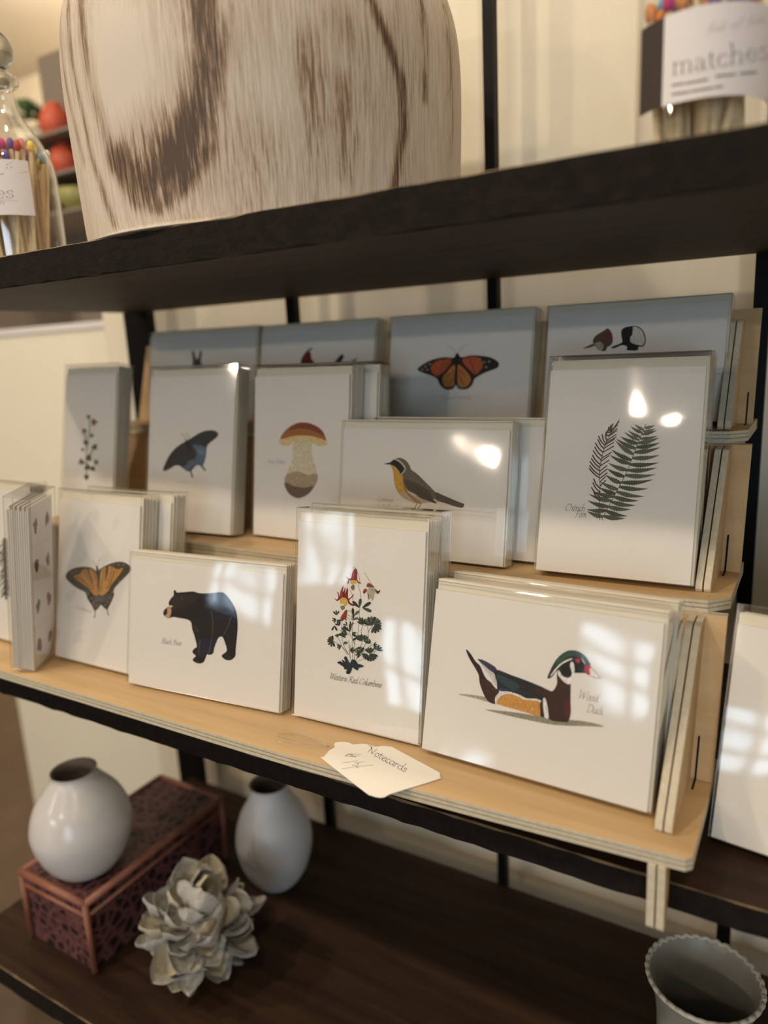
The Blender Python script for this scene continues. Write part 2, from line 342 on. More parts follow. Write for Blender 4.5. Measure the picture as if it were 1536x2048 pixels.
# ------------------------------------------------------------------ stepped plywood display
ds = empty('card_display_stand', V(-1.4, 1.6, -1.03)); tag(ds, 'three-step birch plywood card display standing on the middle shelf', 'display stand')
XL, XR = -2.72, -.158
def bend(x): return .045*max(0, (x+1.2)/1.04)**1.5
BANDS = ((0, 1), (.30, 2), (.42, 1), (.66, 2), (.76, 1), (1, 1))
def banded(mb, a, b, c, d):
    """a,b lower edge; d,c upper edge: five veneer lines"""
    for (t0, m_), (t1, _) in zip(BANDS, BANDS[1:]): mb.quad(a.lerp(d, t0), b.lerp(c, t0), b.lerp(c, t1), a.lerp(d, t1), m_)
def loft(name, sect, x0=XL, x1=XR, n=26, front=(0, 1), cham=None, extra=()):
    """sect: four (y,z) corners front-bottom, front-top, back-top, back-bottom; banded edge on faces in `front`"""
    mb = MB(); o0 = ds.location; xs = [x0+(x1-x0)*i/n for i in range(n+1)]
    if cham: xs = xs[:-1]+[x1-cham*.99, x1]
    rows = []
    for x in xs:
        dy = bend(x)+(max(0, x-(x1-cham)) if cham else 0)
        rows.append([V(x, y+(dy if i in (0, 1) else bend(x)), z)-o0 for i, (y, z) in enumerate(sect)])
    for a, b in zip(rows, rows[1:]):
        banded(mb, a[0], b[0], b[1], a[1]) if 'f' in extra or True else None
        mb.quad(a[1], b[1], b[2], a[2], 0); mb.quad(a[2], b[2], b[3], a[3], 1); mb.quad(a[3], b[3], b[0], a[0], 0)
    e = rows[-1]; banded(mb, e[0], e[3], e[2], e[1]); e = rows[0]; banded(mb, e[0], e[3], e[2], e[1])
    return mb.build(name, ds, [M['ply'], M['ply_light'], M['ply_dark']])
loft('base_board', [(1.306, -1.03), (1.306, -1.0), (1.70, -1.0), (1.70, -1.03)], cham=.012)
loft('step_board', [(1.75, -.652), (1.75, -.622), (2.10, -.622), (2.10, -.652)], cham=.045)
loft('step_board', [(2.17, -.305), (2.17, -.275), (2.50, -.275), (2.50, -.305)], x1=-.174, cham=.045)
def panel(yb, zb, yt, zt, t=.025, xr=XR):
    mb = MB(); o0 = ds.location; n = 26; rows = []
    for i in range(n+1):
        x = XL+(xr-XL)*i/n; d = bend(x); rows.append([V(x, yb+d, zb)-o0, V(x, yt+d, zt)-o0, V(x, yt+d+t, zt)-o0, V(x, yb+d+t, zb)-o0])
    for a, b in zip(rows, rows[1:]):
        mb.quad(a[0], b[0], b[1], a[1], 0); banded(mb, a[1], b[1], b[2], a[2]); mb.quad(a[2], b[2], b[3], a[3], 0); banded(mb, a[0], b[0], b[3], a[3])
    for e in (rows[0], rows[-1]): banded(mb, e[0], e[1], e[2], e[3])
    mb.build('back_panel', ds, [M['ply'], M['ply_light'], M['ply_dark']])
panel(1.595, -1.0, 1.735, -.652); panel(2.0, -.622, 2.13, -.305); panel(2.36, -.275, 2.46, .055, xr=-.177)
def fin(x, poly, name='support_fin', w=.0165):
    """two sheets of ply side by side, cut to a profile in the Y-Z plane"""
    mb = MB(); o0 = ds.location
    P = crv([(y, z, 0) for y, z in poly], 1, True)
    for k in (-1, 1):
        xa, xb = (x-.0175, x-.0015) if k < 0 else (x+.0015, x+.0175)
        A = [V(xa, y+bend(x), z)-o0 for y, z in poly]; B = [V(xb, y+bend(x), z)-o0 for y, z in poly]
        mb.face(A, 0); mb.face(B[::-1], 0)
        for i in range(len(A)):
            j = (i+1) % len(A); mb.quad(A[i], A[j], B[j], B[i], 1)
    mb.build(name, ds, [M['ply'], M['ply_light'], M['ply_dark']], bevel=.0004)
FX = -.2215
fin(FX, [(1.368, -.999), (1.362, -.990), (1.366, -.975), (1.655, -.662), (1.664, -.655), (1.675, -.653), (1.733, -.654), (1.592, -.999)])
fin(FX, [(1.808, -.621), (1.802, -.612), (1.806, -.598), (2.045, -.318), (2.055, -.308), (2.068, -.307), (2.128, -.307), (1.998, -.621)])
fin(FX-.014, [(2.21, -.274), (2.204, -.266), (2.208, -.25), (2.385, .015), (2.395, .022), (2.408, .022), (2.45, .022), (2.358, -.274)])
fin(FX, [(1.302, -1.031), (1.302, -1.172), (1.306, -1.181), (1.314, -1.185), (1.322, -1.183), (1.327, -1.176), (1.345, -1.12), (1.352, -1.031)], 'hook_peg')
for x in (FX, -2.6): fin(x, [(1.44, -1.1025), (1.44, -1.031), (1.60, -1.031), (1.60, -1.1025)], 'foot')
def slot_shade(y0, z0, y1, z1, lean):  # dark strip on the ply, its black stands for shade inside a cut
    mb = MB(); o0 = ds.location; x0, x1 = -.196, -.1915; b = bend(-.19)-.0008
    p = [V(x0, y0+b, z0+.001)-o0, V(x1, y0+b, z0+.001)-o0, V(x1, y1+b, z1)-o0, V(x0, y1+b, z1)-o0]; q = [k+Vector((0, .0006, 0)) for k in p]
    mb.face(p); mb.face(q[::-1])
    for i in range(4): j = (i+1) % 4; mb.quad(p[i], p[j], q[j], q[i])
    g = [V(x, y+b, z0+dz)-o0 for dz in (.0004, .0014) for x, y in ((x0, y0), (x1, y0), (x1, y0-.045), (x0, y0-.045))]
    mb.face(g[:4]); mb.face(g[4:])
    for i in range(4): j = (i+1) % 4; mb.quad(g[i], g[j], g[4+j], g[4+i])
    mb.build('slot_shade', ds, [M['metal']])
slot_shade(1.595, -1.0, 1.631, -.91, 0); slot_shade(2.0, -.622, 2.036, -.532, 0); slot_shade(2.36, -.275, 2.387, -.185, 0)
# ------------------------------------------------------------------ boxed notecards
ART = {
 'bear': [['P','17151a',0,[[4956,8831,5127,8930,5272,8781,5378,8737,6341,8888,7156,9012,7836,8930,9034,9050,10208,9247,10870,8921,11609,8110,11898,7257,11972,6223,11844,4640,11835,4064,11466,3671,11019,3556,10559,3676,10419,3921,10922,4359,10701,5014,10390,5475,9972,5290,9611,4447,9498,3954,9109,3741,8842,3757,8597,3188,8338,2937,7870,2843,7390,2964,7348,3174,7643,3458,7365,3608,7255,3809,7482,4110,7712,4302,7442,5128,7147,5738,6987,6340,6432,6518,5601,6530,5042,6548,4625,6418,4274,6377,3873,6634,3897,6940,4170,7245,4481,7443,4433,7767,4700,8178,4970,8451]]],['P','2a2622',0,[[4640,7898,5178,8499,5873,8516,6761,8660,7710,8703,7324,8181,6527,7610,5575,7235,4805,7259]]],['P','2b3040',0,[[9434,8932,10213,9116,10878,8712,11481,8097,11636,7435,10932,7355,10148,7477,9605,7945]]],['P','1d2036',0,[[7792,4850,8524,5051,9844,5220,9545,4439,9433,3945,9108,3767,8774,3801,8451,3489,7911,3522]]],['P','c09a78',0,[[4174,7135,4415,7326,4699,7275,4763,6872,4588,6468,4273,6388,4091,6521,4328,6823]]],['P','30221c',0,[[3872,6661,3968,6947,4313,7205,4255,6869,4089,6576]]],['P','d8c4ac',0,[[4457,7522,4935,7519,4801,7357,4414,7353]]],['L','8a7a6e',[27],[[9125,7574,9281,6955,9380,6117,9284,5202],[11229,7180,10909,6303,10482,5618],[7907,3629,7985,4231,8059,4938],[7409,5986,7832,5554],[5873,8516,5950,8307,5850,8188],[8970,3882,9146,4492,9288,5096]]],['L','5a4c42',[30],[[7789,3182,7660,3002],[8062,3113,7934,2933],[10872,3983,10751,3756],[11197,3949,11077,3722],[11452,4011,11364,3789],[5311,8676,5518,8724,5870,8570]]],['L','332d2b',[28],[[6023,8206,6155,7992],[6391,7596,6522,7383],[6782,8123,6913,7911],[7214,7524,7344,7312],[7605,7942,7734,7731],[8036,7240,8166,7029],[8454,6859,8582,6650],[8208,6296,8336,6087],[8802,6474,8930,6265],[9108,7147,9236,6939],[9773,7012,9900,6804],[10120,6524,10246,6317],[11003,5579,11127,5374],[11344,5098,11468,4894],[11431,6157,11554,5952],[11154,6647,11278,6442],[7372,6950,7502,6739],[7789,6675,7918,6465],[5299,7150,5433,6936],[5723,6980,5856,6766],[6210,6926,6342,6713]]],['T','4a4a50',[34,18,19],[[3952,4488,3858,4271,3776,4055],[3838,4418,3949,4509,4101,4506,4087,4386,3897,4300],[3897,4300,4061,4278,4052,4145,3918,4060,3768,4068],[4311,4593,4207,4337,4131,4108,4149,4068,4214,4102],[4472,4306,4421,4344,4307,4287,4237,4165,4262,4072,4340,4096,4455,4239],[4492,4341,4415,4157,4417,4083,4470,4106],[4686,4305,4658,4352,4568,4309,4490,4187,4506,4091,4576,4083,4670,4140],[4854,4597,4770,4355,4676,4087],[4911,4347,4737,4222,4808,4184,4846,4098,4902,4116],[5269,4531,5177,4316,5097,4102],[5157,4461,5266,4552,5415,4549,5402,4429,5215,4344],[5215,4344,5376,4323,5367,4190,5236,4107,5088,4115],[5460,4233,5570,4263,5634,4332,5599,4383,5518,4341,5441,4219,5457,4125,5526,4117,5626,4173],[5866,4353,5817,4390,5705,4334,5636,4213,5661,4122,5737,4145,5850,4286],[5886,4388,5811,4206,5812,4132,5865,4155],[5921,4354,5961,4390,5922,4262,5870,4129],[5915,4262,6005,4376,6082,4373]]]],
 'duck': [['P','a9a08c',0,[[2477,4429,3634,4638,5308,4679,6791,4587,5487,4371,3810,4428]]],['P','8f8a78',0,[[4636,3836,6836,4119,8603,4247,10298,4435,11607,4605,12770,4554,11633,4320,9668,3926,7586,3813,5990,3791]]],['P','211a1b',0,[[2769,7663,3117,7476,3596,6962,3968,6715,4419,6030,5154,5481,5547,5284,5324,4891,5338,4373,4805,4432,4422,4839,4047,5534,3917,6071,3603,6504,3075,7113]]],['P','3a2220',0,[[3989,5734,4663,5869,5234,5428,5481,5201,5328,4475,4798,4500,4409,4977]]],['P','343a52',0,[[3731,7164,4231,7151,5093,6860,5194,6601,5147,6314,4595,6555,4023,6936]]],['P','c5c2c0',0,[[3944,6957,4588,6623,5147,6314,5309,5582,4791,6104]]],['P','1c2328',0,[[5073,6682,6310,6543,7337,6405,8488,6200,9195,6046,9488,6572,9439,7093,9537,7510,10315,7134,10447,5716,10551,4952,10468,4408,10181,4243,9091,4225,8503,5298,7452,5207,6720,5324,6271,5436,5467,5337,5304,5859]]],['P','28404a',0,[[5287,6411,6343,6206,6959,5852,6408,5533,5792,5819,5401,6017]]],['P','2c3a55',0,[[5381,5458,5818,5548,6415,5466,6134,5338,5467,5337]]],['P','38201f',0,[[9195,6046,9488,6572,9479,7034,9798,6899,10339,6876,10480,5723,10571,4956,10471,4376,10181,4243,9159,4240,9045,5081,8690,5539,7813,5893,8497,6101]]],['P','562324',0,[[10118,5645,10459,5588,10551,4952,10423,4529,10112,4985]]],['P','e2ddd8',0,[[5334,4407,5294,4815,5557,5183,5983,5375,6421,5398,7007,5351,7595,5204,8366,5268,8374,5189,7606,5084,7023,5184,6434,5264,5925,5212,5580,4945,5424,4635,5429,4358]]],['P','c9924e',0,[[5461,4643,5653,4961,6144,5237,6726,5257,7318,5110,7883,5164,8447,5152,8566,4272,7684,4275,6817,4320,5560,4387]]],['P','2a1e1e',0,[[8468,5156,8708,5342,8848,4236,8568,4253]]],['P','e4e0dc',0,[[8648,5396,8798,5495,8977,5066,9139,4302,8917,4238,8737,4746]]],['P','1c2a2a',0,[[8810,6834,8992,7471,9274,8124,9640,8589,10084,8900,10612,8962,11091,8787,11416,8457,11579,8099,11320,7724,11132,7623,10547,7508,10309,7199,9767,7224,9470,7497,9109,6961]]],['P','2f4f40',0,[[9280,8058,9646,8524,10088,8855,10615,8930,11094,8755,11384,8451,11264,8331,10778,8600,10249,8568,9743,8211,9372,7810]]],['P','101418',0,[[9767,7951,10216,8200,10351,7470,10243,7186,9900,7250,9670,7535]]],['P','e6e2dc',0,[[8998,7039,9323,7601,9691,8036,10135,8350,10365,8392,9828,8028,9458,7627,9130,7098]]],['P','e6e2dc',0,[[9537,7510,9767,7224,10048,7114,10309,7199,10416,7483,10243,7909,10285,8180,10455,8146,10568,7643,10479,7167,10351,6747,10012,6777,9686,7009,9494,7236]]],['P','14161a',0,[[10491,8481,10985,8507,11220,8095,11191,7699,10675,7566,10550,7837]]],['P','c02a3c',0,[[10529,8423,10790,8471,10870,8323,10749,8202,10577,8268]]],['L','d8d4ce',[52],[[10985,8507,11208,8223]]],['P','b8242c',0,[[11188,8089,11471,8208,11588,8003,11620,7653,11399,7577,11217,7769]]],['P','e8dcd4',0,[[11521,8023,11828,7856,12139,7626,12274,7557,11988,7519,11623,7621]]],['L','2c2626',[26],[[11579,8099,11892,7868,12243,7550],[11533,7539,11992,7481,12277,7525]]],['L','8c6c5c',[15],[[4670,5800,4976,5757],[4615,5580,5073,5534],[4865,5351,5247,5291],[4582,5153,4973,5025]]],['L','a87838',[18],[[5732,4908,5924,4466],[6012,4927,6202,4486],[6290,4945,6479,4505],[6566,4963,6754,4525],[6840,4981,7027,4544],[7113,4998,7299,4563],[7384,5016,7569,4582],[7654,5034,7838,4600],[7922,5051,8105,4619],[8189,5069,8370,4638]]],['L','4c4d52',[22],[[5341,6629,6313,6509,7340,6372,8419,6186,9128,6032],[5910,6119,6655,5995,7388,5872],[6408,5533,7273,5577,8135,5488]]],['T','8c8377',[31,23,18],[[11015,6450,11077,6514,11105,6467,11051,5990],[11048,5974,11329,6437],[11333,6469,11270,5994],[11268,5978,11542,6471,11612,6504],[11661,6283,11565,6219,11514,6092,11550,5973,11649,6000,11720,6143,11692,6259,11643,6283],[11894,6286,11799,6222,11748,6096,11784,5977,11882,6003,11953,6146,11925,6262,11877,6286],[12214,6243,12156,6290,12041,6226,11979,6083,12016,5974,12097,6001,12204,6165],[12311,6589,12216,6259,12175,6039,12189,5983,12243,6009]]],['T','8c8377',[30,23,18],[[11752,5733,11681,5482,11623,5245],[11653,5670,11766,5758,11928,5702,11978,5514,11876,5310,11715,5230,11604,5245],[12048,5539,12001,5326,12023,5232,12094,5264,12189,5421],[12220,5540,12162,5296,12173,5239,12229,5271],[12413,5490,12384,5546,12304,5499,12240,5359,12263,5246,12328,5234,12410,5297],[12546,5827,12487,5547,12421,5235],[12618,5532,12467,5391,12535,5344,12577,5242,12627,5261]]]],
 'warbler': [['L','4f4238',[63],[[7841,4557,7594,4189,7407,3942],[8234,4612,7928,4153,7738,3965],[7926,4182,8062,4104],[2871,9373,2871,9373]]],['P','5b5048',0,[[9545,5647,10195,5455,11095,5166,11855,4930,12200,4840,12209,4671,12003,4488,11440,4563,10485,4786,9840,4917,9441,5180]]],['P','6a5f55',0,[[5499,8263,5765,8402,6105,8401,6588,8183,6943,7786,7128,7442,7778,7062,8463,6513,9141,5970,9548,5589,9569,5188,9196,4934,8423,4769,7181,5747,6353,6174,6105,7047,6419,7531,6125,7990]]],['P','d0a040',0,[[5045,7743,5321,7724,5748,7386,6071,7045,6317,6879,6420,6177,6780,5725,6950,5029,7504,4652,6962,4794,6339,5110,5843,5496,5541,6073,5400,6838,5270,7366]]],['P','c4b49a',0,[[6050,5448,6526,5416,6929,5439,7471,5295,8277,5051,9002,4922,9582,4958,9843,4859,8946,4745,8168,4607,7505,4623,6962,4794,6409,5055]]],['P','a8865c',0,[[6317,6879,6555,6184,6926,5498,7888,4911,8299,4616,7772,4611,7220,4987,6658,5483,6359,6056]]],['P','55493f',0,[[6363,6646,6872,6553,7819,6249,8691,5888,9098,5564,9184,5164,9624,4759,9595,4700,8937,4918,8143,5101,7465,5412,6920,5615,6561,6067]]],['P','40372f',0,[[8005,5210,8934,4975,9187,5107,9623,4788,9595,4700,8940,4860,8144,5072]]],['P','16171a',0,[[5032,8010,5230,8165,5499,8263,5990,7985,6346,7646,6391,7412,6238,7111,6071,7045,5890,7273,5532,7614,5251,7751,5042,7802]]],['L','d6d2ca',[120],[[5499,8263,5846,8157,6266,7878,6520,7535,6431,7296,6207,7051]]],['P','2a2826',0,[[4383,7819,4690,7926,5101,8000,5144,7836,4835,7795]]],['L','3c342e',[22],[[6902,5967,7855,5551,9060,5041],[7160,6156,8241,5747,9113,5276],[9837,4974,10481,4843,11437,4620],[9679,5539,11098,5110,12172,4782]]],['L','8a8078',[20],[[6130,5216,6547,5005,7232,4752],[8217,6211,8892,5783,9236,5398]]],['T','7d766c',[25,13,14],[[4237,4873,4198,4936,4089,4921,3954,4814,3901,4694,3931,4590,4032,4571,4168,4634],[4350,4783,4272,4741,4225,4655,4249,4571,4330,4587,4392,4684,4375,4765,4337,4784],[4441,4749,4475,4776,4445,4672,4405,4563],[4438,4672,4536,4773,4572,4746,4519,4561],[4549,4670,4647,4770,4690,4743,4646,4602,4659,4563,4712,4583],[4770,4742,4803,4769,4774,4665,4734,4557],[4767,4665,4865,4766,4901,4739,4848,4555],[4878,4663,4975,4763,5018,4736,4974,4596,4987,4556,5039,4577],[5193,4765,5115,4723,5069,4637,5093,4554,5172,4570,5234,4666,5217,4747,5179,4765],[5282,4731,5315,4758,5287,4654,5247,4547],[5280,4655,5383,4754,5429,4727,5382,4587,5395,4548,5447,4569]]],['T','7d766c',[30,15,17],[[4462,4280,4523,4202,4576,4084],[4814,4297,4576,4084,4482,3859],[4744,3981,4851,4009,4911,4075,4875,4127,4797,4087,4726,3968,4745,3873,4812,3864,4909,3918],[5082,4379,4991,4129,4925,3905,4944,3866,5005,3898],[5190,4380,5100,4130,5034,3907,5053,3868,5113,3900],[5277,4132,5189,4079,5136,3973,5162,3874,5251,3897,5322,4015,5303,4112,5262,4132],[5399,4129,5356,3924,5384,3872,5488,4005,5537,4130],[5537,4130,5495,3926,5522,3874,5623,3993,5660,4132],[5785,4256,5695,4007,5666,3903,5698,3877,5767,3915],[5667,4132,5828,4134],[5956,4388,5875,4140,5794,3879],[5832,4009,5948,4128,6004,4103,5954,3933,5967,3886,6018,3913],[6072,4104,6110,4138,6076,4013,6030,3882],[6069,4013,6152,4123,6227,4119],[6353,4146,6267,4093,6215,3989,6240,3890,6328,3912,6397,4030,6379,4126,6338,4146],[6632,4111,6584,4149,6479,4096,6417,3979,6444,3888,6516,3910,6619,4046],[6651,4145,6584,3968,6588,3896,6638,3917],[6785,4268,6697,4021,6668,3917,6700,3892,6768,3929],[6669,4145,6827,4147]]]],
 'swallowtail': [['P','4a423a',0,[[1251,8234,1564,8657,2207,8991,3207,9265,4341,9383,5116,9346,5613,9140,5955,9223,6356,9501,7091,9858,8021,10185,8945,10371,9738,10291,10270,10050,10350,9739,9918,9236,9096,8548,8330,7859,8147,7466,8229,7151,7922,6509,7608,6002,7450,5748,7288,5586,6870,5765,6450,5944,6120,5618,5719,5281,5509,5300,5066,5811,4477,6354,4170,6888,3305,7070,2278,7382,1303,7900]]],['L','6a5f58',[115],[[5576,5357,5660,5036,5576,4598],[7353,5642,7400,5367,7581,5112]]],['P','b88448',0,[[2383,8311,3239,8549,3787,9087,4770,9239,5336,9110,5701,8725,6015,7914,6195,6994,5858,6811,5371,6798,4718,7288,3709,7645,2758,8016]]],['P','c08c4a',0,[[6243,8973,6561,9522,7368,9747,7771,9789,8583,9597,9301,9811,8996,9273,8298,8549,7785,8027,7342,7368,6814,6976,6268,6909,6165,7649]]],['P','5c4838',0,[[4205,9274,4559,9240,4794,8720,5320,7927,4959,8170,4509,8784]]],['P','5c4030',0,[[6962,9704,7298,9786,7292,9180,6958,8304,6928,8954]]],['L','6f5638',[100],[[5195,9142,5649,8343,6054,7071],[7775,9696,7733,9135,7297,8342],[3933,9007,4675,8232,5415,7371],[8122,9455,7951,8788,7196,7584],[2893,8223,3982,7916,4997,7321],[6699,9490,6601,8637,6324,7198]]],['P','443a30',0,[[5594,9562,5801,9583,6037,8950,6084,7922,6118,7173,5946,7906,5731,8823]]],['P','575450',0,[[4892,6549,5862,6717,7090,6917,7886,7295,7845,6732,7251,6376,5885,6201,5114,6292]]],['P','8d8a80',0,[[2564,8812,2718,8915,2880,8846,2726,8734]]],['P','8d8a80',0,[[1993,8558,2149,8662,2312,8592,2157,8479]]],['P','8d8a80',0,[[4515,6787,4665,6891,4823,6825,4673,6712]]],['P','8d8a80',0,[[4886,6358,5036,6462,5193,6397,5044,6283]]],['P','8d8a80',0,[[5254,5978,5404,6082,5560,6017,5412,5903]]],['P','8d8a80',0,[[5681,5797,5830,5901,5985,5836,5838,5722]]],['P','8d8a80',0,[[7558,6789,7702,6891,7854,6826,7711,6715]]],['P','8d8a80',0,[[7240,6328,7385,6431,7537,6366,7393,6254]]],['P','8d8a80',0,[[6914,6005,7059,6108,7212,6044,7068,5931]]],['P','8d8a80',0,[[8685,8547,8826,8646,8975,8580,8834,8472]]],['P','8d8a80',0,[[8548,10054,8690,10152,8839,10084,8698,9978]]],['P','8d8a80',0,[[9209,10076,9350,10173,9497,10106,9358,10000]]],['P','8d8a80',0,[[7868,7386,8012,7487,8163,7422,8020,7311]]],['L','6b625a',[36],[[5663,9569,5302,9861,5013,10068],[5801,9583,5986,10072,6241,10519]]],['T','a09484',[26,12,15],[[3193,5410,3126,5459,3008,5407,3086,5322,3102,5232,2984,5181,2874,5225],[3237,5332,3199,5198,3229,5161,3333,5240,3381,5320],[3381,5320,3343,5186,3373,5149,3475,5219,3508,5310],[3725,5269,3673,5300,3563,5274,3502,5200,3532,5136,3608,5144,3713,5226],[3743,5290,3679,5176,3685,5127,3736,5137],[3906,5446,3820,5287,3759,5144,3779,5116,3841,5132],[4016,5437,3931,5278,3870,5135,3890,5107,3952,5123],[4113,5263,4024,5236,3973,5170,4002,5101,4093,5108,4162,5180,4141,5247,4097,5264],[4238,5249,4201,5116,4231,5079,4334,5158,4380,5238],[4380,5238,4343,5105,4373,5067,4473,5138,4506,5227],[4631,5299,4546,5140,4519,5073,4554,5053,4623,5071],[4514,5226,4679,5213],[4877,5174,4825,5204,4718,5178,4657,5105,4687,5042,4762,5049,4865,5131],[4895,5195,4831,5082,4837,5033,4888,5043],[4961,5190,4908,5058,4923,5026,4983,5038],[5005,5259,5023,5268],[5163,5341,5079,5183,5019,5041,5040,5013,5100,5029]]]],
 'bluebutterfly': [['P','35393d',0,[[2090,6222,2419,6996,3095,7991,4057,8767,5090,9266,5567,9486,6512,9975,7452,10326,8526,10412,9135,10234,9283,9895,8833,9525,7987,8935,7813,8300,7802,7772,7593,7132,7404,6810,6924,6849,6515,6784,6119,6399,5713,6173,5293,6213,4719,6518,4287,6721,3721,6705,3163,6418,2456,6124]]],['P','566b80',0,[[6013,8798,6559,8913,7659,8719,7851,8195,7710,7558,7401,6862,6922,6902,6375,6834,5906,6500,5431,6244,4855,6630,5265,6856,5663,7296,6281,7418,6596,8063]]],['P','6b8496',0,[[6578,8488,7261,8501,7682,8191,7289,7866,6729,8172]]],['L','3c4046',[173],[[5849,6231,6001,5915,6154,5599],[7200,6804,7621,6498,7764,6344]]],['L','4a4a4a',[54],[[5157,9320,4859,9745,4424,10063],[5364,9376,5414,9804,5119,10176]]],['L','26282c',[214],[[5157,9320,5389,8788,5631,8044]]],['T','948b80',[21,9,12],[[4070,5138,4020,5008,4039,4978,4105,4995],[4114,5208,4134,5218],[4351,5051,4469,5068,4532,5109,4487,5142,4402,5117,4331,5042,4360,4983,4437,4976,4542,5010],[4805,5140,4756,5011,4774,4981,4839,4998],[4848,5209,4868,5219],[4896,5119,4936,5140,4907,5061,4865,4978],[4899,5061,5022,5139,5082,5119,5034,5012,5053,4982,5118,4999],[5166,5053,5283,5070,5345,5112,5301,5145,5217,5120,5146,5045,5175,4986,5252,4980,5355,5013]]]],
 'mushroom': [['P','d8ccae',0,[[4974,9495,6952,9544,7202,8184,7775,6839,7947,5992,7496,5108,6645,4277,5322,4016,4295,4566,3932,5605,4253,6502,4902,7754]]],['P','b09c82',0,[[4148,6145,5487,6560,6815,6278,7805,6498,7909,5818,7390,5016,6536,4270,5322,4016,4295,4566,3935,5428]]],['P','6e5c50',0,[[3935,5428,5072,5140,6407,5044,7492,5280,7073,4651,6209,4127,5322,3998,4296,4531]]],['P','dcc48e',0,[[3166,9450,4065,9996,5848,10033,7798,10074,8871,9591,8882,9171,8039,9029,6956,9373,5860,9517,4978,9322,4313,8956,3404,9017]]],['P','a86a3c',0,[[3277,9629,4054,10518,5161,11089,6259,11206,7346,10998,8319,10506,8828,9590,8019,9774,6724,9966,5187,9933,4072,9682]]],['P','82403a',0,[[4281,10435,5383,11058,6478,11157,7563,10916,8386,10339,8543,10005,7144,10486,5614,10631]]],['T','8b8278',[32,13,18],[[1853,7595,1679,7204],[2077,7594,1772,7400],[1811,7400,1989,7204],[2124,7443,2056,7252,2067,7208,2128,7233],[2175,7545,2194,7560],[2200,7411,2239,7442,2199,7325,2147,7204],[2192,7325,2315,7440,2365,7410,2302,7252,2313,7208,2374,7232],[2629,7410,2562,7446,2447,7374,2410,7240,2480,7215,2605,7349],[2645,7441,2553,7203,2437,7057,2352,7069],[2972,7591,2881,7397,2802,7203],[2864,7530,2970,7610,3112,7602,3098,7493,2918,7421],[2918,7421,3071,7396,3061,7275,2935,7203,2794,7215],[3278,7444,3189,7396,3132,7299,3153,7207,3242,7226,3316,7335,3303,7425,3263,7444],[3514,7673,3414,7444,3339,7238,3356,7202,3417,7231],[3461,7311,3566,7335,3627,7395,3595,7443,3517,7407,3443,7299,3457,7212,3522,7202,3618,7250],[3775,7551,3675,7322,3642,7226,3673,7202,3742,7235],[3654,7438,3812,7438],[3800,7310,3904,7334,3965,7394,3933,7442,3856,7406,3782,7298,3796,7211,3861,7201,3956,7249]]]],
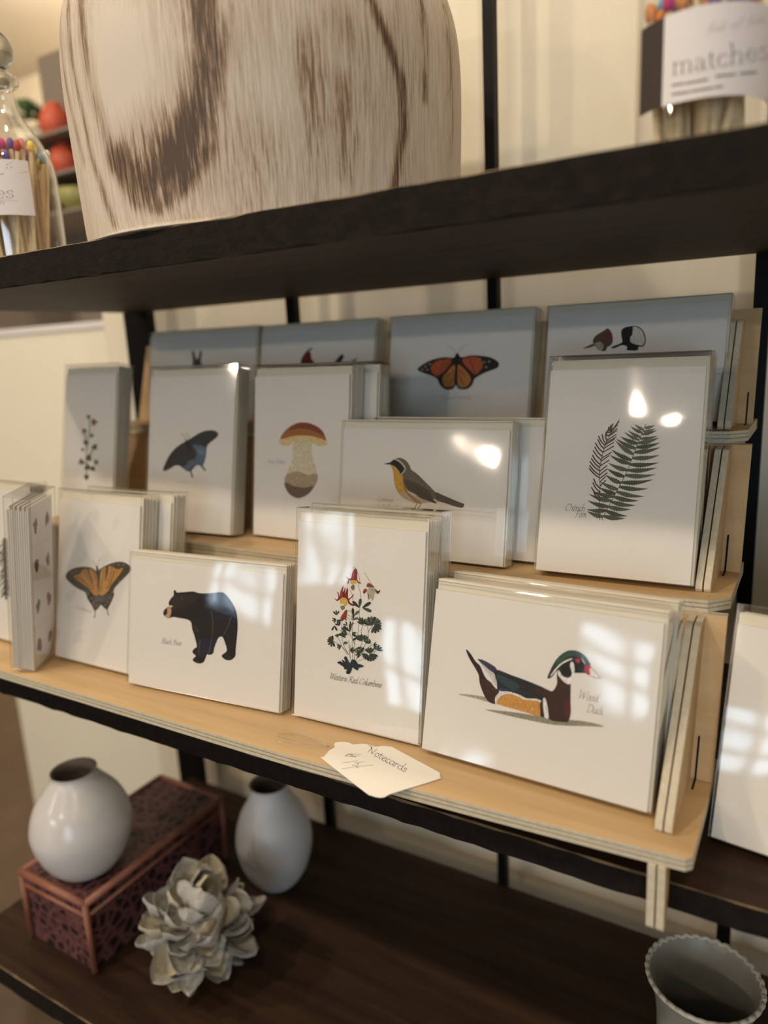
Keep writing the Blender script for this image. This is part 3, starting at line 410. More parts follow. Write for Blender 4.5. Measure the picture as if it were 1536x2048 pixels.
 'monarch': [['P','26201d',0,[[3324,5139,3868,5629,4975,6095,6358,6296,7326,6200,7640,6618,7844,6611,8206,6230,9334,6372,10526,6267,11447,6054,12181,5611,12208,5194,11902,4964,11016,4688,10126,4288,9749,3993,9581,3510,9141,3090,8610,3006,8064,3106,7773,3418,7519,3114,6840,3000,6271,3256,5895,3699,5658,4140,4935,4469,3919,4808]]],['P','bc5a34',0,[[4877,5410,5409,5893,6370,6110,7132,6022,6957,5534,6313,4809,5643,4390,4982,4843]]],['P','bc5a34',0,[[8352,6041,9344,6219,10077,6102,10579,5422,10289,4828,9785,4477,9156,4979,8589,5484]]],['P','c07c3e',0,[[6213,4190,6728,4798,7308,5400,7585,5330,7598,4037,7496,3484,6959,3308,6467,3440]]],['P','c07c3e',0,[[7853,5384,8192,5373,9045,4617,9384,4000,9181,3517,8730,3249,8184,3350,7912,3908]]],['P','9c8c6c',0,[[4059,5434,4230,5555,4416,5424,4245,5303]]],['P','9c8c6c',0,[[4293,5113,4463,5234,4648,5103,4478,4982]]],['P','9c8c6c',0,[[4542,5671,4712,5791,4897,5660,4727,5540]]],['P','9c8c6c',0,[[10052,5983,10209,6098,10381,5971,10224,5856]]],['P','9c8c6c',0,[[10531,5665,10687,5780,10858,5654,10702,5539]]],['P','9c8c6c',0,[[10758,5176,10913,5292,11083,5167,10928,5051]]],['P','9c8c6c',0,[[3720,5129,3892,5250,4079,5119,3907,4997]]],['P','9c8c6c',0,[[11049,5708,11204,5823,11373,5697,11219,5583]]],['L','26201d',[73],[[6370,6110,5919,4446],[6930,5967,6428,5178],[9083,6138,9777,4599],[6759,4302,7544,4901],[7089,3429,7567,4531],[8651,4505,7944,5013],[8720,3402,8043,4519]]],['L','4a4846',[33],[[7568,6683,7127,7192,6562,7463],[7840,6672,8216,7146,8731,7490]]],['L','171414',[248],[[7682,6494,7751,5387,7768,4034]]],['T','8b867c',[25,11,14],[[6215,2061,6353,2425],[6353,2425,6398,2108],[6398,2108,6632,2427],[6632,2427,6573,2109,6616,2064],[6791,2292,6713,2246,6668,2155,6694,2069,6774,2088,6834,2190,6815,2274,6777,2292],[6882,2258,6915,2288,6888,2179,6849,2066],[6881,2179,6984,2286,7031,2259,6986,2112,6999,2072,7052,2095],[7269,2261,7224,2294,7129,2249,7076,2147,7103,2068,7168,2087,7259,2205],[7285,2290,7229,2137,7235,2074,7280,2092],[7318,2261,7351,2291,7324,2182,7286,2069],[7317,2182,7390,2277,7458,2273],[7613,2256,7586,2297,7511,2262,7451,2161,7470,2080,7530,2071,7608,2117],[7749,2511,7682,2297,7616,2072],[7647,2185,7749,2286,7799,2264,7759,2118,7772,2078,7817,2101],[8114,2434,8047,2255,7990,2075],[8022,2378,8111,2452,8239,2446,8234,2345,8078,2277],[8078,2277,8218,2256,8218,2144,8110,2076,7982,2086],[8331,2297,8286,2144,8304,2077,8369,2100,8458,2213],[8487,2298,8431,2123,8441,2083,8493,2106],[8615,2404,8542,2191,8519,2101,8549,2079,8609,2111],[8514,2298,8657,2299],[8750,2404,8678,2192,8655,2102,8684,2080,8744,2112],[8650,2299,8792,2300],[8791,2181,8883,2204,8933,2260,8901,2305,8834,2271,8775,2170,8794,2090,8853,2082,8936,2127],[8969,2272,9001,2301,8975,2194,8938,2082],[8968,2194,9039,2288,9106,2284],[9355,2474,9330,2518,9269,2463,9189,2262,9096,1972,9028,1927],[9128,2295,9274,2303],[9363,2519,9292,2307,9240,2118,9258,2085,9310,2112],[9378,2303,9343,2163,9367,2097,9444,2153,9519,2304],[9519,2304,9446,2086,9355,1952,9283,1929]]]],
 'woodpecker': [['P','5a4638',0,[[4235,7137,4394,7597,4750,7860,5198,8115,5464,8286,5753,8085,5967,7612,6025,7054,5840,6738,5572,6611,5454,6290,5036,6307,4788,6551,4541,6748]]],['P','6e3434',0,[[5393,7966,5811,7897,5953,7474,5899,7245,5434,7314,5234,7556]]],['P','a89c88',0,[[4389,6942,4798,7111,5183,6907,5210,6487,4941,6334,4650,6510,4495,6750]]],['P','4c4038',0,[[3370,6611,3834,6779,4200,6951,4535,6842,4262,6714,3799,6593]]],['P','141416',0,[[6713,8034,7012,8293,7589,8374,8035,8349,8497,8028,8797,7469,8855,6923,8724,6567,8464,6510,8266,6495,8217,6224,7323,6261,7305,6537,7116,6682,6797,6719,6222,6491,5900,6504,6118,6680,6740,6906,6863,7107,6742,7573]]],['P','d2ccc4',0,[[7707,8276,8041,8258,8412,7988,8687,7475,8764,6973,8632,6639,8276,6677,7824,6811,7542,7030,7541,7395,7702,7661]]]],
 'cardinal': [['P','6a1f24',0,[[5827,6546,6291,7347,6712,7564,7155,7372,7349,6494,7975,5548,7729,4859,6576,4886,5953,5604]]],['L','403a36',[209],[[6643,7508,6991,7727,7273,7831]]],['P','2c2a28',0,[[7189,6790,8104,5775,8428,5073,7716,5091,7232,6034]]],['P','26282a',0,[[9796,5725,10457,6276,11107,6935,11511,7033,11599,6691,11159,6026,10504,5477,9416,5048]]],['P','4e4c48',0,[[11842,6004,12769,6312,13419,6626,12984,6080,12147,5430]]]],
 'rabbit': [['P','4a4640',0,[[7064,5654,7174,7083,6971,8211,7291,8322,7645,7439,7972,7303,8256,8282,8585,8021,8466,6913,8993,5599]]],['P','55504a',0,[[7064,5654,9928,6002,11489,6075,11909,5210,6761,5039]]]],
 'flower': [['L','4c5246',[138],[[4127,4975,4140,6219,3989,7704,4217,9196,4443,10682,4155,11913],[4115,6715,5311,8333],[4128,6467,3049,6677],[4116,8203,3566,10077],[4216,6222,5205,6013]]],['P','7a5450',0,[[3901,11651,3780,11879,4132,11922,4485,11919,4443,11687,4403,11461,4071,11523]]],['P','8a5c48',0,[[4693,11223,4836,11543,5294,11398,5754,11195,5404,10920,5052,10691,4753,10960]]],['P','6e5a3c',0,[[3162,10174,3240,10435,3620,10346,4002,10208,3751,9976,3500,9778,3234,9972]]],['P','6a5c50',0,[[4556,9760,4738,9945,4989,9798,5242,9620,4947,9477,4650,9372,4533,9584]]],['P','5c5448',0,[[4116,8988,4369,8757,3993,8620,3612,8532,3533,8795,3451,9067,3866,9084]]],['P','4c5044',0,[[5329,8657,5791,8671,5751,8361,5712,8058,5271,8122,4823,8245,5066,8527]]],['P','6a6c5c',0,[[3371,8208,3670,8183,3592,7989,3515,7806,3253,7880,2987,7987,3185,8148]]],['P','4a4e40',0,[[4881,7056,4760,6724,4287,6843,3806,7023,4147,7320,4486,7569,4805,7315]]],['P','565c4c',0,[[3581,6670,3639,6359,3165,6354,2685,6411,2845,6721,3004,7007,3407,6870]]],['P','6a6e5c',0,[[5371,6672,5375,6940,5769,6907,6165,6822,5982,6567,5798,6337,5487,6485]]],['P','4a4e3c',0,[[4043,6315,4460,6442,4584,6152,4710,5848,4240,5796,3763,5805,3854,6120]]],['P','4a4a34',0,[[5003,5726,4686,5914,5014,6105,5342,6251,5506,6017,5672,5763,5272,5678]]],['P','2e2e1c',0,[[3801,4900,3768,5172,4178,5168,4589,5109,4435,4842,4281,4596,3942,4722]]]],
 'columbine': [['L','5c5240',[34],[[5330,12262,5640,12084,5764,11678,5818,11369,5674,11143,5942,10439,5836,9162,5862,8427,5750,7299],[4956,10690,5183,10347,5265,9405,5254,8342,5251,7544],[6180,12194,6619,11668,6868,11384]]],['L','3c4438',[34],[[5750,7299,5468,6618,5545,5297],[4808,7853,5072,7358,5466,6671],[4134,7489,4701,7357,5078,7199],[4301,8103,4295,7351,4411,6724,4615,6218,5005,5743],[3835,7014,4227,6588,4363,6286,4883,5670],[3598,6546,4236,6320,4749,5971,5007,5690],[5771,8414,6145,8150,6040,7712],[6206,8158,6625,8217,7099,8337,6702,7756,6664,7171,6327,6486],[6568,8157,6702,7756],[5635,5365,6104,5921,6689,6490,7094,6869],[5751,5544,6225,5940,6344,6012],[5881,5352,6359,5591],[7179,6199,7583,6526],[5251,7544,5336,6864,5592,6584],[6042,7659,6191,6888,5850,6199]]],['L','9a9c80',[50],[[5102,6508,5132,5657,5270,5251],[4968,6808,5052,6179,5139,5444],[5275,6855,5301,6112,5389,5378]]],['P','7c2420',0,[[3514,9984,3708,9847,3863,9920,3918,10141,3782,10445,3909,10407,4012,10152,4093,10535,4267,10902,4359,10939,4312,10508,4430,10682,4486,10874,4550,10802,4503,10371,4674,10816,4766,10827,4783,10352,4855,10042,5242,10407,5320,10469,5217,10246,4920,9944,5050,9748,5423,9637,5514,9648,5364,9550,5057,9564,4805,9717,4736,9921,4236,9993,3868,9760,3679,9790]]],['P','9c3830',0,[[4095,10482,4268,10876,4283,10451,4233,10072,4078,10053]]],['P','c8aa4a',0,[[4113,9951,4358,10087,4670,10019,4743,9710,4629,9429,4442,9458,4310,9655,4127,9525,4089,9734]]],['L','ddc66c',[46],[[4241,9860,4252,9541],[4425,9936,4443,9405],[4582,9902,4563,9527]]],['P','84704a',0,[[4133,9365,4442,9458,4542,9258,4329,9097,4202,9160]]],['P','7c2420',0,[[4484,11829,4675,11664,4924,11612,5041,11757,5206,12301,5539,12362,5564,11656,5723,11464,5969,11360,5666,11352,5542,11443,4928,11481,4815,11203,4659,11239,4742,11513,4550,11704]]],['P','a84438',0,[[5092,12079,5269,12255,5350,11685,5167,11665]]],['P','d0b060',0,[[4959,11484,5477,11541,5606,11346,5427,11246,5302,11311,5185,11166,4998,11251]]],['P','7a7458',0,[[5125,11133,5338,11157,5321,10786,5138,10765,5008,10961]]],['L','5a5040',[40],[[5138,12505,5449,12327],[5258,12569,5540,12336],[5130,10975,5376,10951]]],['P','8c2c30',0,[[6111,10774,6283,11004,6467,10921,6355,10698,6178,10599]]],['P','b8b49c',0,[[6467,10921,6755,11215,7053,11197,7296,11018,7135,10584,6973,10147,6787,10333,6614,10155,6512,10508]]],['P','6c6450',0,[[6538,10616,6657,10630,6672,10214,6581,10255]]],['L','8a8468',[48],[[6701,11052,6758,10329],[6879,11073,6941,10196],[7059,11042,7021,10466]]],['P','5c2420',0,[[7118,11049,7417,10955,7619,11056,7539,10840,7367,10715,7243,10856]]],['P','8c4044',0,[[6397,11174,6507,11447,6747,11422,7112,11204,6638,11149]]],['P','8c3830',0,[[4164,8459,4400,8865,4638,9164,4765,9074,4718,8641,4667,8314,4540,8404,4297,8209]]],['L','5a6450',[36],[[4765,9074,5010,9133,5203,8919,5158,8435],[4718,8641,5035,8418],[4774,8809,5087,8691],[4695,8425,4791,8331]]],['P','2c342c',0,[[3781,8622,3563,8725,3468,8852,3543,8913,3680,8820]]],['P','5a6450',0,[[3781,8622,3694,8825,3712,8986,3808,9000,3844,8848]]],['P','2c342c',0,[[3781,8622,3858,8846,3982,8978,4062,8941,3983,8788]]],['P','2c342c',0,[[3792,8301,3728,8108,3622,7993,3552,8024,3619,8156]]],['P','3c4438',0,[[3792,8301,3612,8163,3455,8116,3426,8179,3566,8262]]],['P','2c342c',0,[[3792,8301,3565,8272,3419,8311,3442,8382,3600,8383]]],['P','2c342c',0,[[3856,8256,4075,8327,4231,8318,4227,8247,4069,8216]]],['P','3c4438',0,[[3856,8256,4065,8206,4172,8118,4120,8057,3984,8111]]],['P','2c342c',0,[[3856,8256,3974,8104,3991,7970,3911,7943,3849,8062]]],['P','2c342c',0,[[3651,7796,3858,7632,3924,7467,3826,7413,3703,7548]]],['P','3c4438',0,[[3651,7796,3592,7536,3466,7373,3368,7405,3439,7587]]],['P','2c342c',0,[[4121,7863,3858,7832,3689,7880,3717,7962,3901,7961]]],['P','3c4438',0,[[4121,7863,3909,7972,3820,8101,3897,8160,4029,8064]]],['P','2c342c',0,[[4121,7863,4042,8069,4067,8229,4163,8242,4192,8088]]],['P','2c342c',0,[[5330,8777,5168,9080,5174,9328,5321,9359,5397,9129]]],['P','5a6450',0,[[5330,8777,5536,9100,5769,9263,5869,9180,5691,8970]]],['P','2c342c',0,[[5280,8452,5247,8701,5312,8879,5418,8874,5412,8694]]],['P','3c4438',0,[[5280,8452,5498,8647,5695,8721,5741,8643,5570,8524]]],['P','2c342c',0,[[4804,7960,4581,7926,4436,7961,4456,8031,4613,8036]]],['P','3c4438',0,[[4804,7960,4667,8095,4631,8223,4707,8258,4785,8149]]],['P','2c342c',0,[[5112,8003,5023,8168,5026,8304,5106,8322,5148,8196]]],['P','5a6450',0,[[5112,8003,5224,8181,5353,8271,5407,8226,5310,8110]]],['P','2c342c',0,[[5067,7517,4651,7602,4429,7770,4528,7894,4804,7795]]],['P','3c4438',0,[[5067,7517,4951,7874,5005,8147,5166,8162,5204,7898]]],['P','2c342c',0,[[4828,7269,4408,7087,4092,7074,4083,7215,4394,7306]]],['P','3c4438',0,[[4828,7269,4462,7444,4302,7661,4431,7764,4661,7605]]],['P','2c342c',0,[[5825,9477,5399,9615,5188,9821,5307,9943,5583,9807]]],['P','3c4438',0,[[5825,9477,5747,9875,5836,10163,6007,10160,6014,9872]]],['P','2c342c',0,[[6096,9512,6415,9886,6734,10052,6837,9930,6576,9694]]],['P','44504c',0,[[6096,9512,6599,9536,6909,9419,6846,9262,6500,9289]]],['P','2c342c',0,[[6013,8448,5812,8499,5709,8587,5760,8646,5892,8592]]],['P','3c4438',0,[[6013,8448,5901,8598,5885,8730,5963,8755,6022,8638]]],['P','2c342c',0,[[6013,8448,6034,8639,6111,8763,6185,8745,6149,8611]]],['P','2c342c',0,[[6204,8211,5885,8236,5702,8338,5760,8436,5976,8389]]],['P','3c4438',0,[[6204,8211,5953,8364,5854,8535,5954,8604,6108,8472]]],['P','2c342c',0,[[6204,8211,6076,8458,6084,8660,6202,8684,6261,8497]]],['P','3c4438',0,[[6204,8211,6227,8497,6338,8684,6449,8660,6401,8459]]],['P','2c342c',0,[[6983,8268,6519,8244,6230,8352,6290,8499,6613,8474]]],['P','5a6450',0,[[6983,8268,6564,8399,6355,8600,6471,8723,6744,8591]]],['P','2c342c',0,[[6983,8268,6669,8534,6570,8799,6724,8881,6908,8663]]],['P','5a6450',0,[[6983,8268,6819,8632,6843,8922,7012,8951,7083,8677]]],['P','2c342c',0,[[6983,8268,6991,8677,7135,8951,7295,8923,7243,8634]]],['P','2c342c',0,[[7159,8345,7119,8684,7210,8923,7350,8915,7338,8671]]],['P','5a6450',0,[[7159,8345,7266,8688,7446,8891,7566,8837,7454,8603]]],['P','2c342c',0,[[7159,8345,7397,8644,7641,8782,7723,8689,7527,8499]]],['P','5a6450',0,[[7159,8345,7494,8557,7767,8611,7801,8493,7548,8373]]],['P','2c342c',0,[[7159,8345,7544,8441,7806,8402,7787,8276,7513,8243]]],['P','2c342c',0,[[7220,8302,7603,8285,7827,8171,7763,8052,7503,8098]]],['P','3c4438',0,[[7220,8302,7530,8129,7658,7928,7543,7841,7350,7992]]],['P','2c342c',0,[[7220,8302,7388,8010,7391,7767,7250,7731,7168,7954]]],['P','3c4438',0,[[7220,8302,7208,7956,7084,7723,6948,7747,6996,7993]]],['P','2c342c',0,[[5815,7202,5592,6964,5377,6860,5315,6942,5496,7093]]],['P','3c4438',0,[[5815,7202,5488,7197,5291,7281,5339,7383,5564,7357]]],['P','2c342c',0,[[5815,7202,5994,7381,6163,7455,6207,7389,6064,7278]]],['P','3c4438',0,[[5815,7202,6066,7197,6213,7126,6173,7048,6002,7075]]],['P','2c342c',0,[[3535,6537,3247,6416,3032,6409,3028,6504,3240,6564]]],['P','3c4438',0,[[3535,6537,3231,6512,3041,6574,3078,6669,3290,6659]]],['P','2c342c',0,[[3535,6537,3259,6611,3120,6734,3194,6814,3374,6737]]],['P','3c4438',0,[[3535,6537,3326,6699,3258,6865,3358,6920,3481,6786]]],['P','2c342c',0,[[3535,6537,3423,6764,3435,6949,3546,6971,3596,6799]]],['P','2c342c',0,[[3535,6537,3709,6347,3746,6171,3641,6127,3545,6278]]],['P','3c4438',0,[[3535,6537,3528,6276,3434,6099,3328,6114,3363,6300]]],['P','2c342c',0,[[3535,6537,3350,6306,3159,6197,3093,6265,3248,6414]]],['P','2c342c',0,[[3964,6926,3791,6967,3701,7041,3745,7092,3859,7047]]],['P','3c4438',0,[[3964,6926,3868,7052,3854,7164,3921,7187,3972,7088]]],['P','2c342c',0,[[3964,6926,3982,7089,4049,7195,4113,7181,4082,7066]]],['P','2c342c',0,[[4273,7079,4312,7307,4414,7452,4501,7427,4447,7269]]],['P','3c4438',0,[[4273,7079,4426,7281,4587,7378,4645,7320,4517,7190]]],['P','2c342c',0,[[4273,7079,4506,7210,4690,7238,4707,7160,4533,7087]]],['P','3c4438',0,[[4273,7079,4535,7111,4701,7064,4673,6982,4492,6982]]],['P','2c342c',0,[[4661,6708,4835,6674,4927,6605,4886,6553,4771,6593]]],['P','5a6450',0,[[4661,6708,4763,6587,4782,6477,4716,6452,4661,6547]]],['P','2c342c',0,[[4661,6708,4651,6546,4589,6438,4525,6450,4551,6564]]],['P','2c342c',0,[[4301,6277,4237,6082,4132,5966,4063,5995,4129,6129]]],['P','3c4438',0,[[4301,6277,4122,6136,3966,6086,3937,6149,4076,6234]]],['P','2c342c',0,[[4301,6277,4076,6244,3930,6281,3952,6352,4110,6355]]],['P','2c342c',0,[[5117,6083,5232,6262,5362,6354,5416,6309,5317,6191]]],['P','3c4438',0,[[5117,6083,5306,6208,5460,6243,5481,6178,5338,6106]]],['P','2c342c',0,[[5117,6083,5338,6126,5483,6097,5466,6026,5310,6015]]],['P','3c4438',0,[[5117,6083,5321,6034,5425,5947,5373,5886,5240,5939]]],['P','2c342c',0,[[6129,6932,5783,6988,5596,7119,5672,7224,5902,7152]]],['P','3c4438',0,[[6129,6932,5874,7126,5788,7327,5905,7396,6057,7234]]],['P','2c342c',0,[[6129,6932,6020,7221,6054,7447,6187,7465,6228,7249]]],['P','3c4438',0,[[6129,6932,6191,7252,6336,7453,6454,7416,6376,7194]]],['P','2c342c',0,[[6309,6959,6374,7214,6499,7370,6591,7336,6518,7160]]],['P','5a6450',0,[[6309,6959,6528,7152,6723,7224,6766,7145,6595,7028]]],['P','2c342c',0,[[6309,6959,6597,7015,6787,6976,6765,6883,6562,6869]]],['P','2c342c',0,[[6042,5964,5690,6002,5494,6123,5565,6231,5802,6171]]],['P','5a6450',0,[[6042,5964,5752,6118,5632,6302,5740,6385,5920,6248]]],['P','2c342c',0,[[6042,5964,5855,6212,5828,6432,5957,6478,6056,6284]]],['P','5a6450',0,[[6042,5964,5984,6270,6054,6496,6185,6497,6190,6274]]],['P','2c342c',0,[[6042,5964,6121,6285,6277,6483,6392,6441,6302,6220]]],['P','2c342c',0,[[6042,5964,5970,5740,5851,5605,5773,5639,5848,5793]]],['P','3c4438',0,[[6042,5964,5839,5801,5663,5743,5630,5815,5787,5914]]],['P','2c342c',0,[[6042,5964,5787,5925,5622,5967,5647,6049,5826,6054]]],['P','2c342c',0,[[6914,6893,6703,6829,6555,6841,6562,6911,6714,6938]]],['P','3c4438',0,[[6914,6893,6718,6948,6620,7038,6672,7096,6800,7039]]],['P','2c342c',0,[[6914,6893,6809,7046,6799,7178,6875,7202,6929,7084]]],['P','2c342c',0,[[7157,6773,7245,6956,7359,7057,7418,7019,7337,6897]]],['P','3c4438',0,[[7157,6773,7343,6889,7493,6918,7510,6853,7370,6788]]],['P','2c342c',0,[[7157,6773,7369,6777,7496,6723,7465,6656,7320,6672]]],['P','2c342c',0,[[6706,6018,6775,5781,6736,5600,6631,5590,6611,5766]]],['P','3c4438',0,[[6706,6018,6666,5761,6556,5596,6460,5621,6517,5801]]],['P','2c342c',0,[[6706,6018,6563,5778,6397,5652,6324,5709,6449,5868]]],['P','3c4438',0,[[6706,6018,6481,5829,6282,5760,6243,5841,6419,5956]]],['P','2c342c',0,[[6706,6018,6430,5907,6228,5906,6228,5999,6429,6053]]],['P','2c342c',0,[[6883,6099,6602,6203,6470,6350,6556,6433,6736,6333]]],['P','3c4438',0,[[6883,6099,6707,6314,6674,6509,6787,6553,6883,6383]]],['P','2c342c',0,[[6883,6099,6850,6377,6924,6577,7039,6572,7031,6371]]],['P','3c4438',0,[[6883,6099,7000,6379,7163,6539,7256,6487,7145,6298]]],['P','2c342c',0,[[6943,6109,7335,6151,7581,6074,7536,5948,7265,5953]]],['P','3c4438',0,[[6943,6109,7303,6019,7486,5861,7394,5751,7159,5847]]],['P','2c342c',0,[[6943,6109,7220,5899,7314,5682,7187,5604,7022,5779]]],['P','3c4438',0,[[6943,6109,7097,5810,7088,5563,6945,5529,6873,5757]]],['P','2c342c',0,[[6943,6109,6952,5762,6840,5522,6701,5536,6734,5785]]],['P','2c342c',0,[[7226,6522,7232,6711,7299,6839,7373,6827,7347,6693]]],['P','3c4438',0,[[7226,6522,7357,6688,7490,6766,7535,6715,7428,6609]]],['P','2c342c',0,[[7226,6522,7431,6600,7579,6598,7578,6529,7430,6492]]],['P','2c342c',0,[[7526,6464,7533,6716,7621,6886,7720,6870,7686,6691]]],['P','3c4438',0,[[7526,6464,7698,6685,7875,6788,7935,6722,7793,6581]]],['P','2c342c',0,[[7526,6464,7797,6568,7993,6566,7992,6474,7795,6425]]],['P','2c342c',0,[[6424,7135,6306,7280,6285,7410,6361,7439,6425,7325]]],['P','5a6450',0,[[6424,7135,6437,7326,6509,7453,6583,7438,6553,7303]]],['P','2c342c',0,[[6424,7135,6562,7298,6699,7372,6743,7319,6630,7216]]],['P','2c342c',0,[[5603,6266,5825,6407,6004,6444,6025,6367,5859,6287]]],['P','7a8068',0,[[5603,6266,5859,6310,6025,6273,6003,6190,5824,6182]]],['P','2c342c',0,[[5603,6266,5836,6204,5953,6100,5892,6030,5740,6095]]],['P','7a8068',0,[[5603,6266,5762,6112,5804,5964,5717,5922,5626,6046]]],['P','2c342c',0,[[5314,7500,5492,7560,5619,7553,5616,7495,5487,7468]]],['P','5a6450',0,[[5314,7500,5484,7460,5571,7388,5529,7337,5418,7381]]],['P','2c342c',0,[[5314,7500,5410,7375,5424,7265,5359,7242,5308,7340]]],['P','1e2a36',0,[[4000,4932,4279,5087,4532,5021,4400,5215,4588,5192,4778,5116,4612,5411,4763,5543,4891,5457,4960,5253,5152,5071,5327,5368,5572,5408,5761,5279,5888,5141,6193,5139,6409,5042,6140,4917,5960,4833,5876,4632,5660,4675,5409,4793,5354,4622,5180,4270,4934,4201,4837,4318,4922,4548,4674,4506,4638,4661,4288,4818]]],['L','35455a',[28],[[4282,4979,5218,4974],[4893,5403,5248,4980],[5892,5035,5279,4985],[5053,4356,5248,4980]]],['T','3a3028',[32,20,18],[[3441,3970,3503,4027,3522,3986,3409,3566],[3405,3552,3714,3963],[3722,3991,3601,3571],[3597,3557,3905,3995,3970,4025],[3847,3675,3955,3706,4020,3777,3991,3831,3910,3788,3828,3661,3837,3561,3903,3552,4003,3610],[4207,3796,4166,3836,4089,3779,4137,3683,4119,3591,4040,3556,3989,3588],[4353,3965,4240,3700,4201,3588,4231,3561,4303,3602],[4225,3832,4384,3836],[4365,3689,4471,3720,4537,3791,4507,3845,4427,3801,4346,3675,4355,3576,4420,3567,4519,3625],[4578,3805,4619,3842,4573,3709,4515,3570],[4566,3709,4659,3827,4733,3823],[4752,3810,4792,3847,4747,3714,4689,3574],[4739,3713,4866,3846,4913,3814,4844,3634,4852,3585,4912,3614],[5305,4030,5205,3808,5106,3586],[5170,3944,5290,4043,5443,4060,5460,3965,5348,3853,5228,3822],[5273,3824,5334,3675,5426,3541],[5491,3720,5595,3750,5659,3820,5630,3874,5552,3831,5472,3706,5482,3608,5546,3599,5643,3656],[5878,3840,5834,3879,5726,3822,5654,3697,5672,3602,5745,3626,5858,3771],[6006,4142,5882,3853,5817,3661,5821,3612,5872,3635],[6449,4004,6415,4079,6299,4054,6144,3914,6072,3763,6091,3636,6196,3617,6347,3703],[6557,3898,6469,3842,6409,3732,6425,3629,6511,3653,6589,3777,6580,3877,6543,3898],[6796,4161,6688,3901,6606,3669,6620,3629,6680,3663],[6781,3899,6712,3713,6722,3632,6795,3661,6905,3799],[6948,3903,6865,3690,6869,3642,6927,3670],[6989,3869,7028,3905,6985,3774,6929,3638],[6978,3774,7092,3904,7127,3872,7049,3641],[7094,3777,7208,3907,7250,3876,7187,3699,7195,3651,7253,3679],[7446,4163,7343,3811,7291,3675,7352,3650,7457,3733,7480,3855,7441,3908,7357,3838],[7579,3919,7507,3708,7515,3660,7573,3688],[7632,4033,7651,4050],[7648,3886,7687,3922,7644,3792,7589,3657],[7637,3792,7757,3921,7802,3890,7737,3714,7745,3666,7802,3695],[7855,3785,7955,3814,8016,3883,7988,3935,7913,3893,7837,3771,7846,3675,7908,3666,8001,3722]]]],
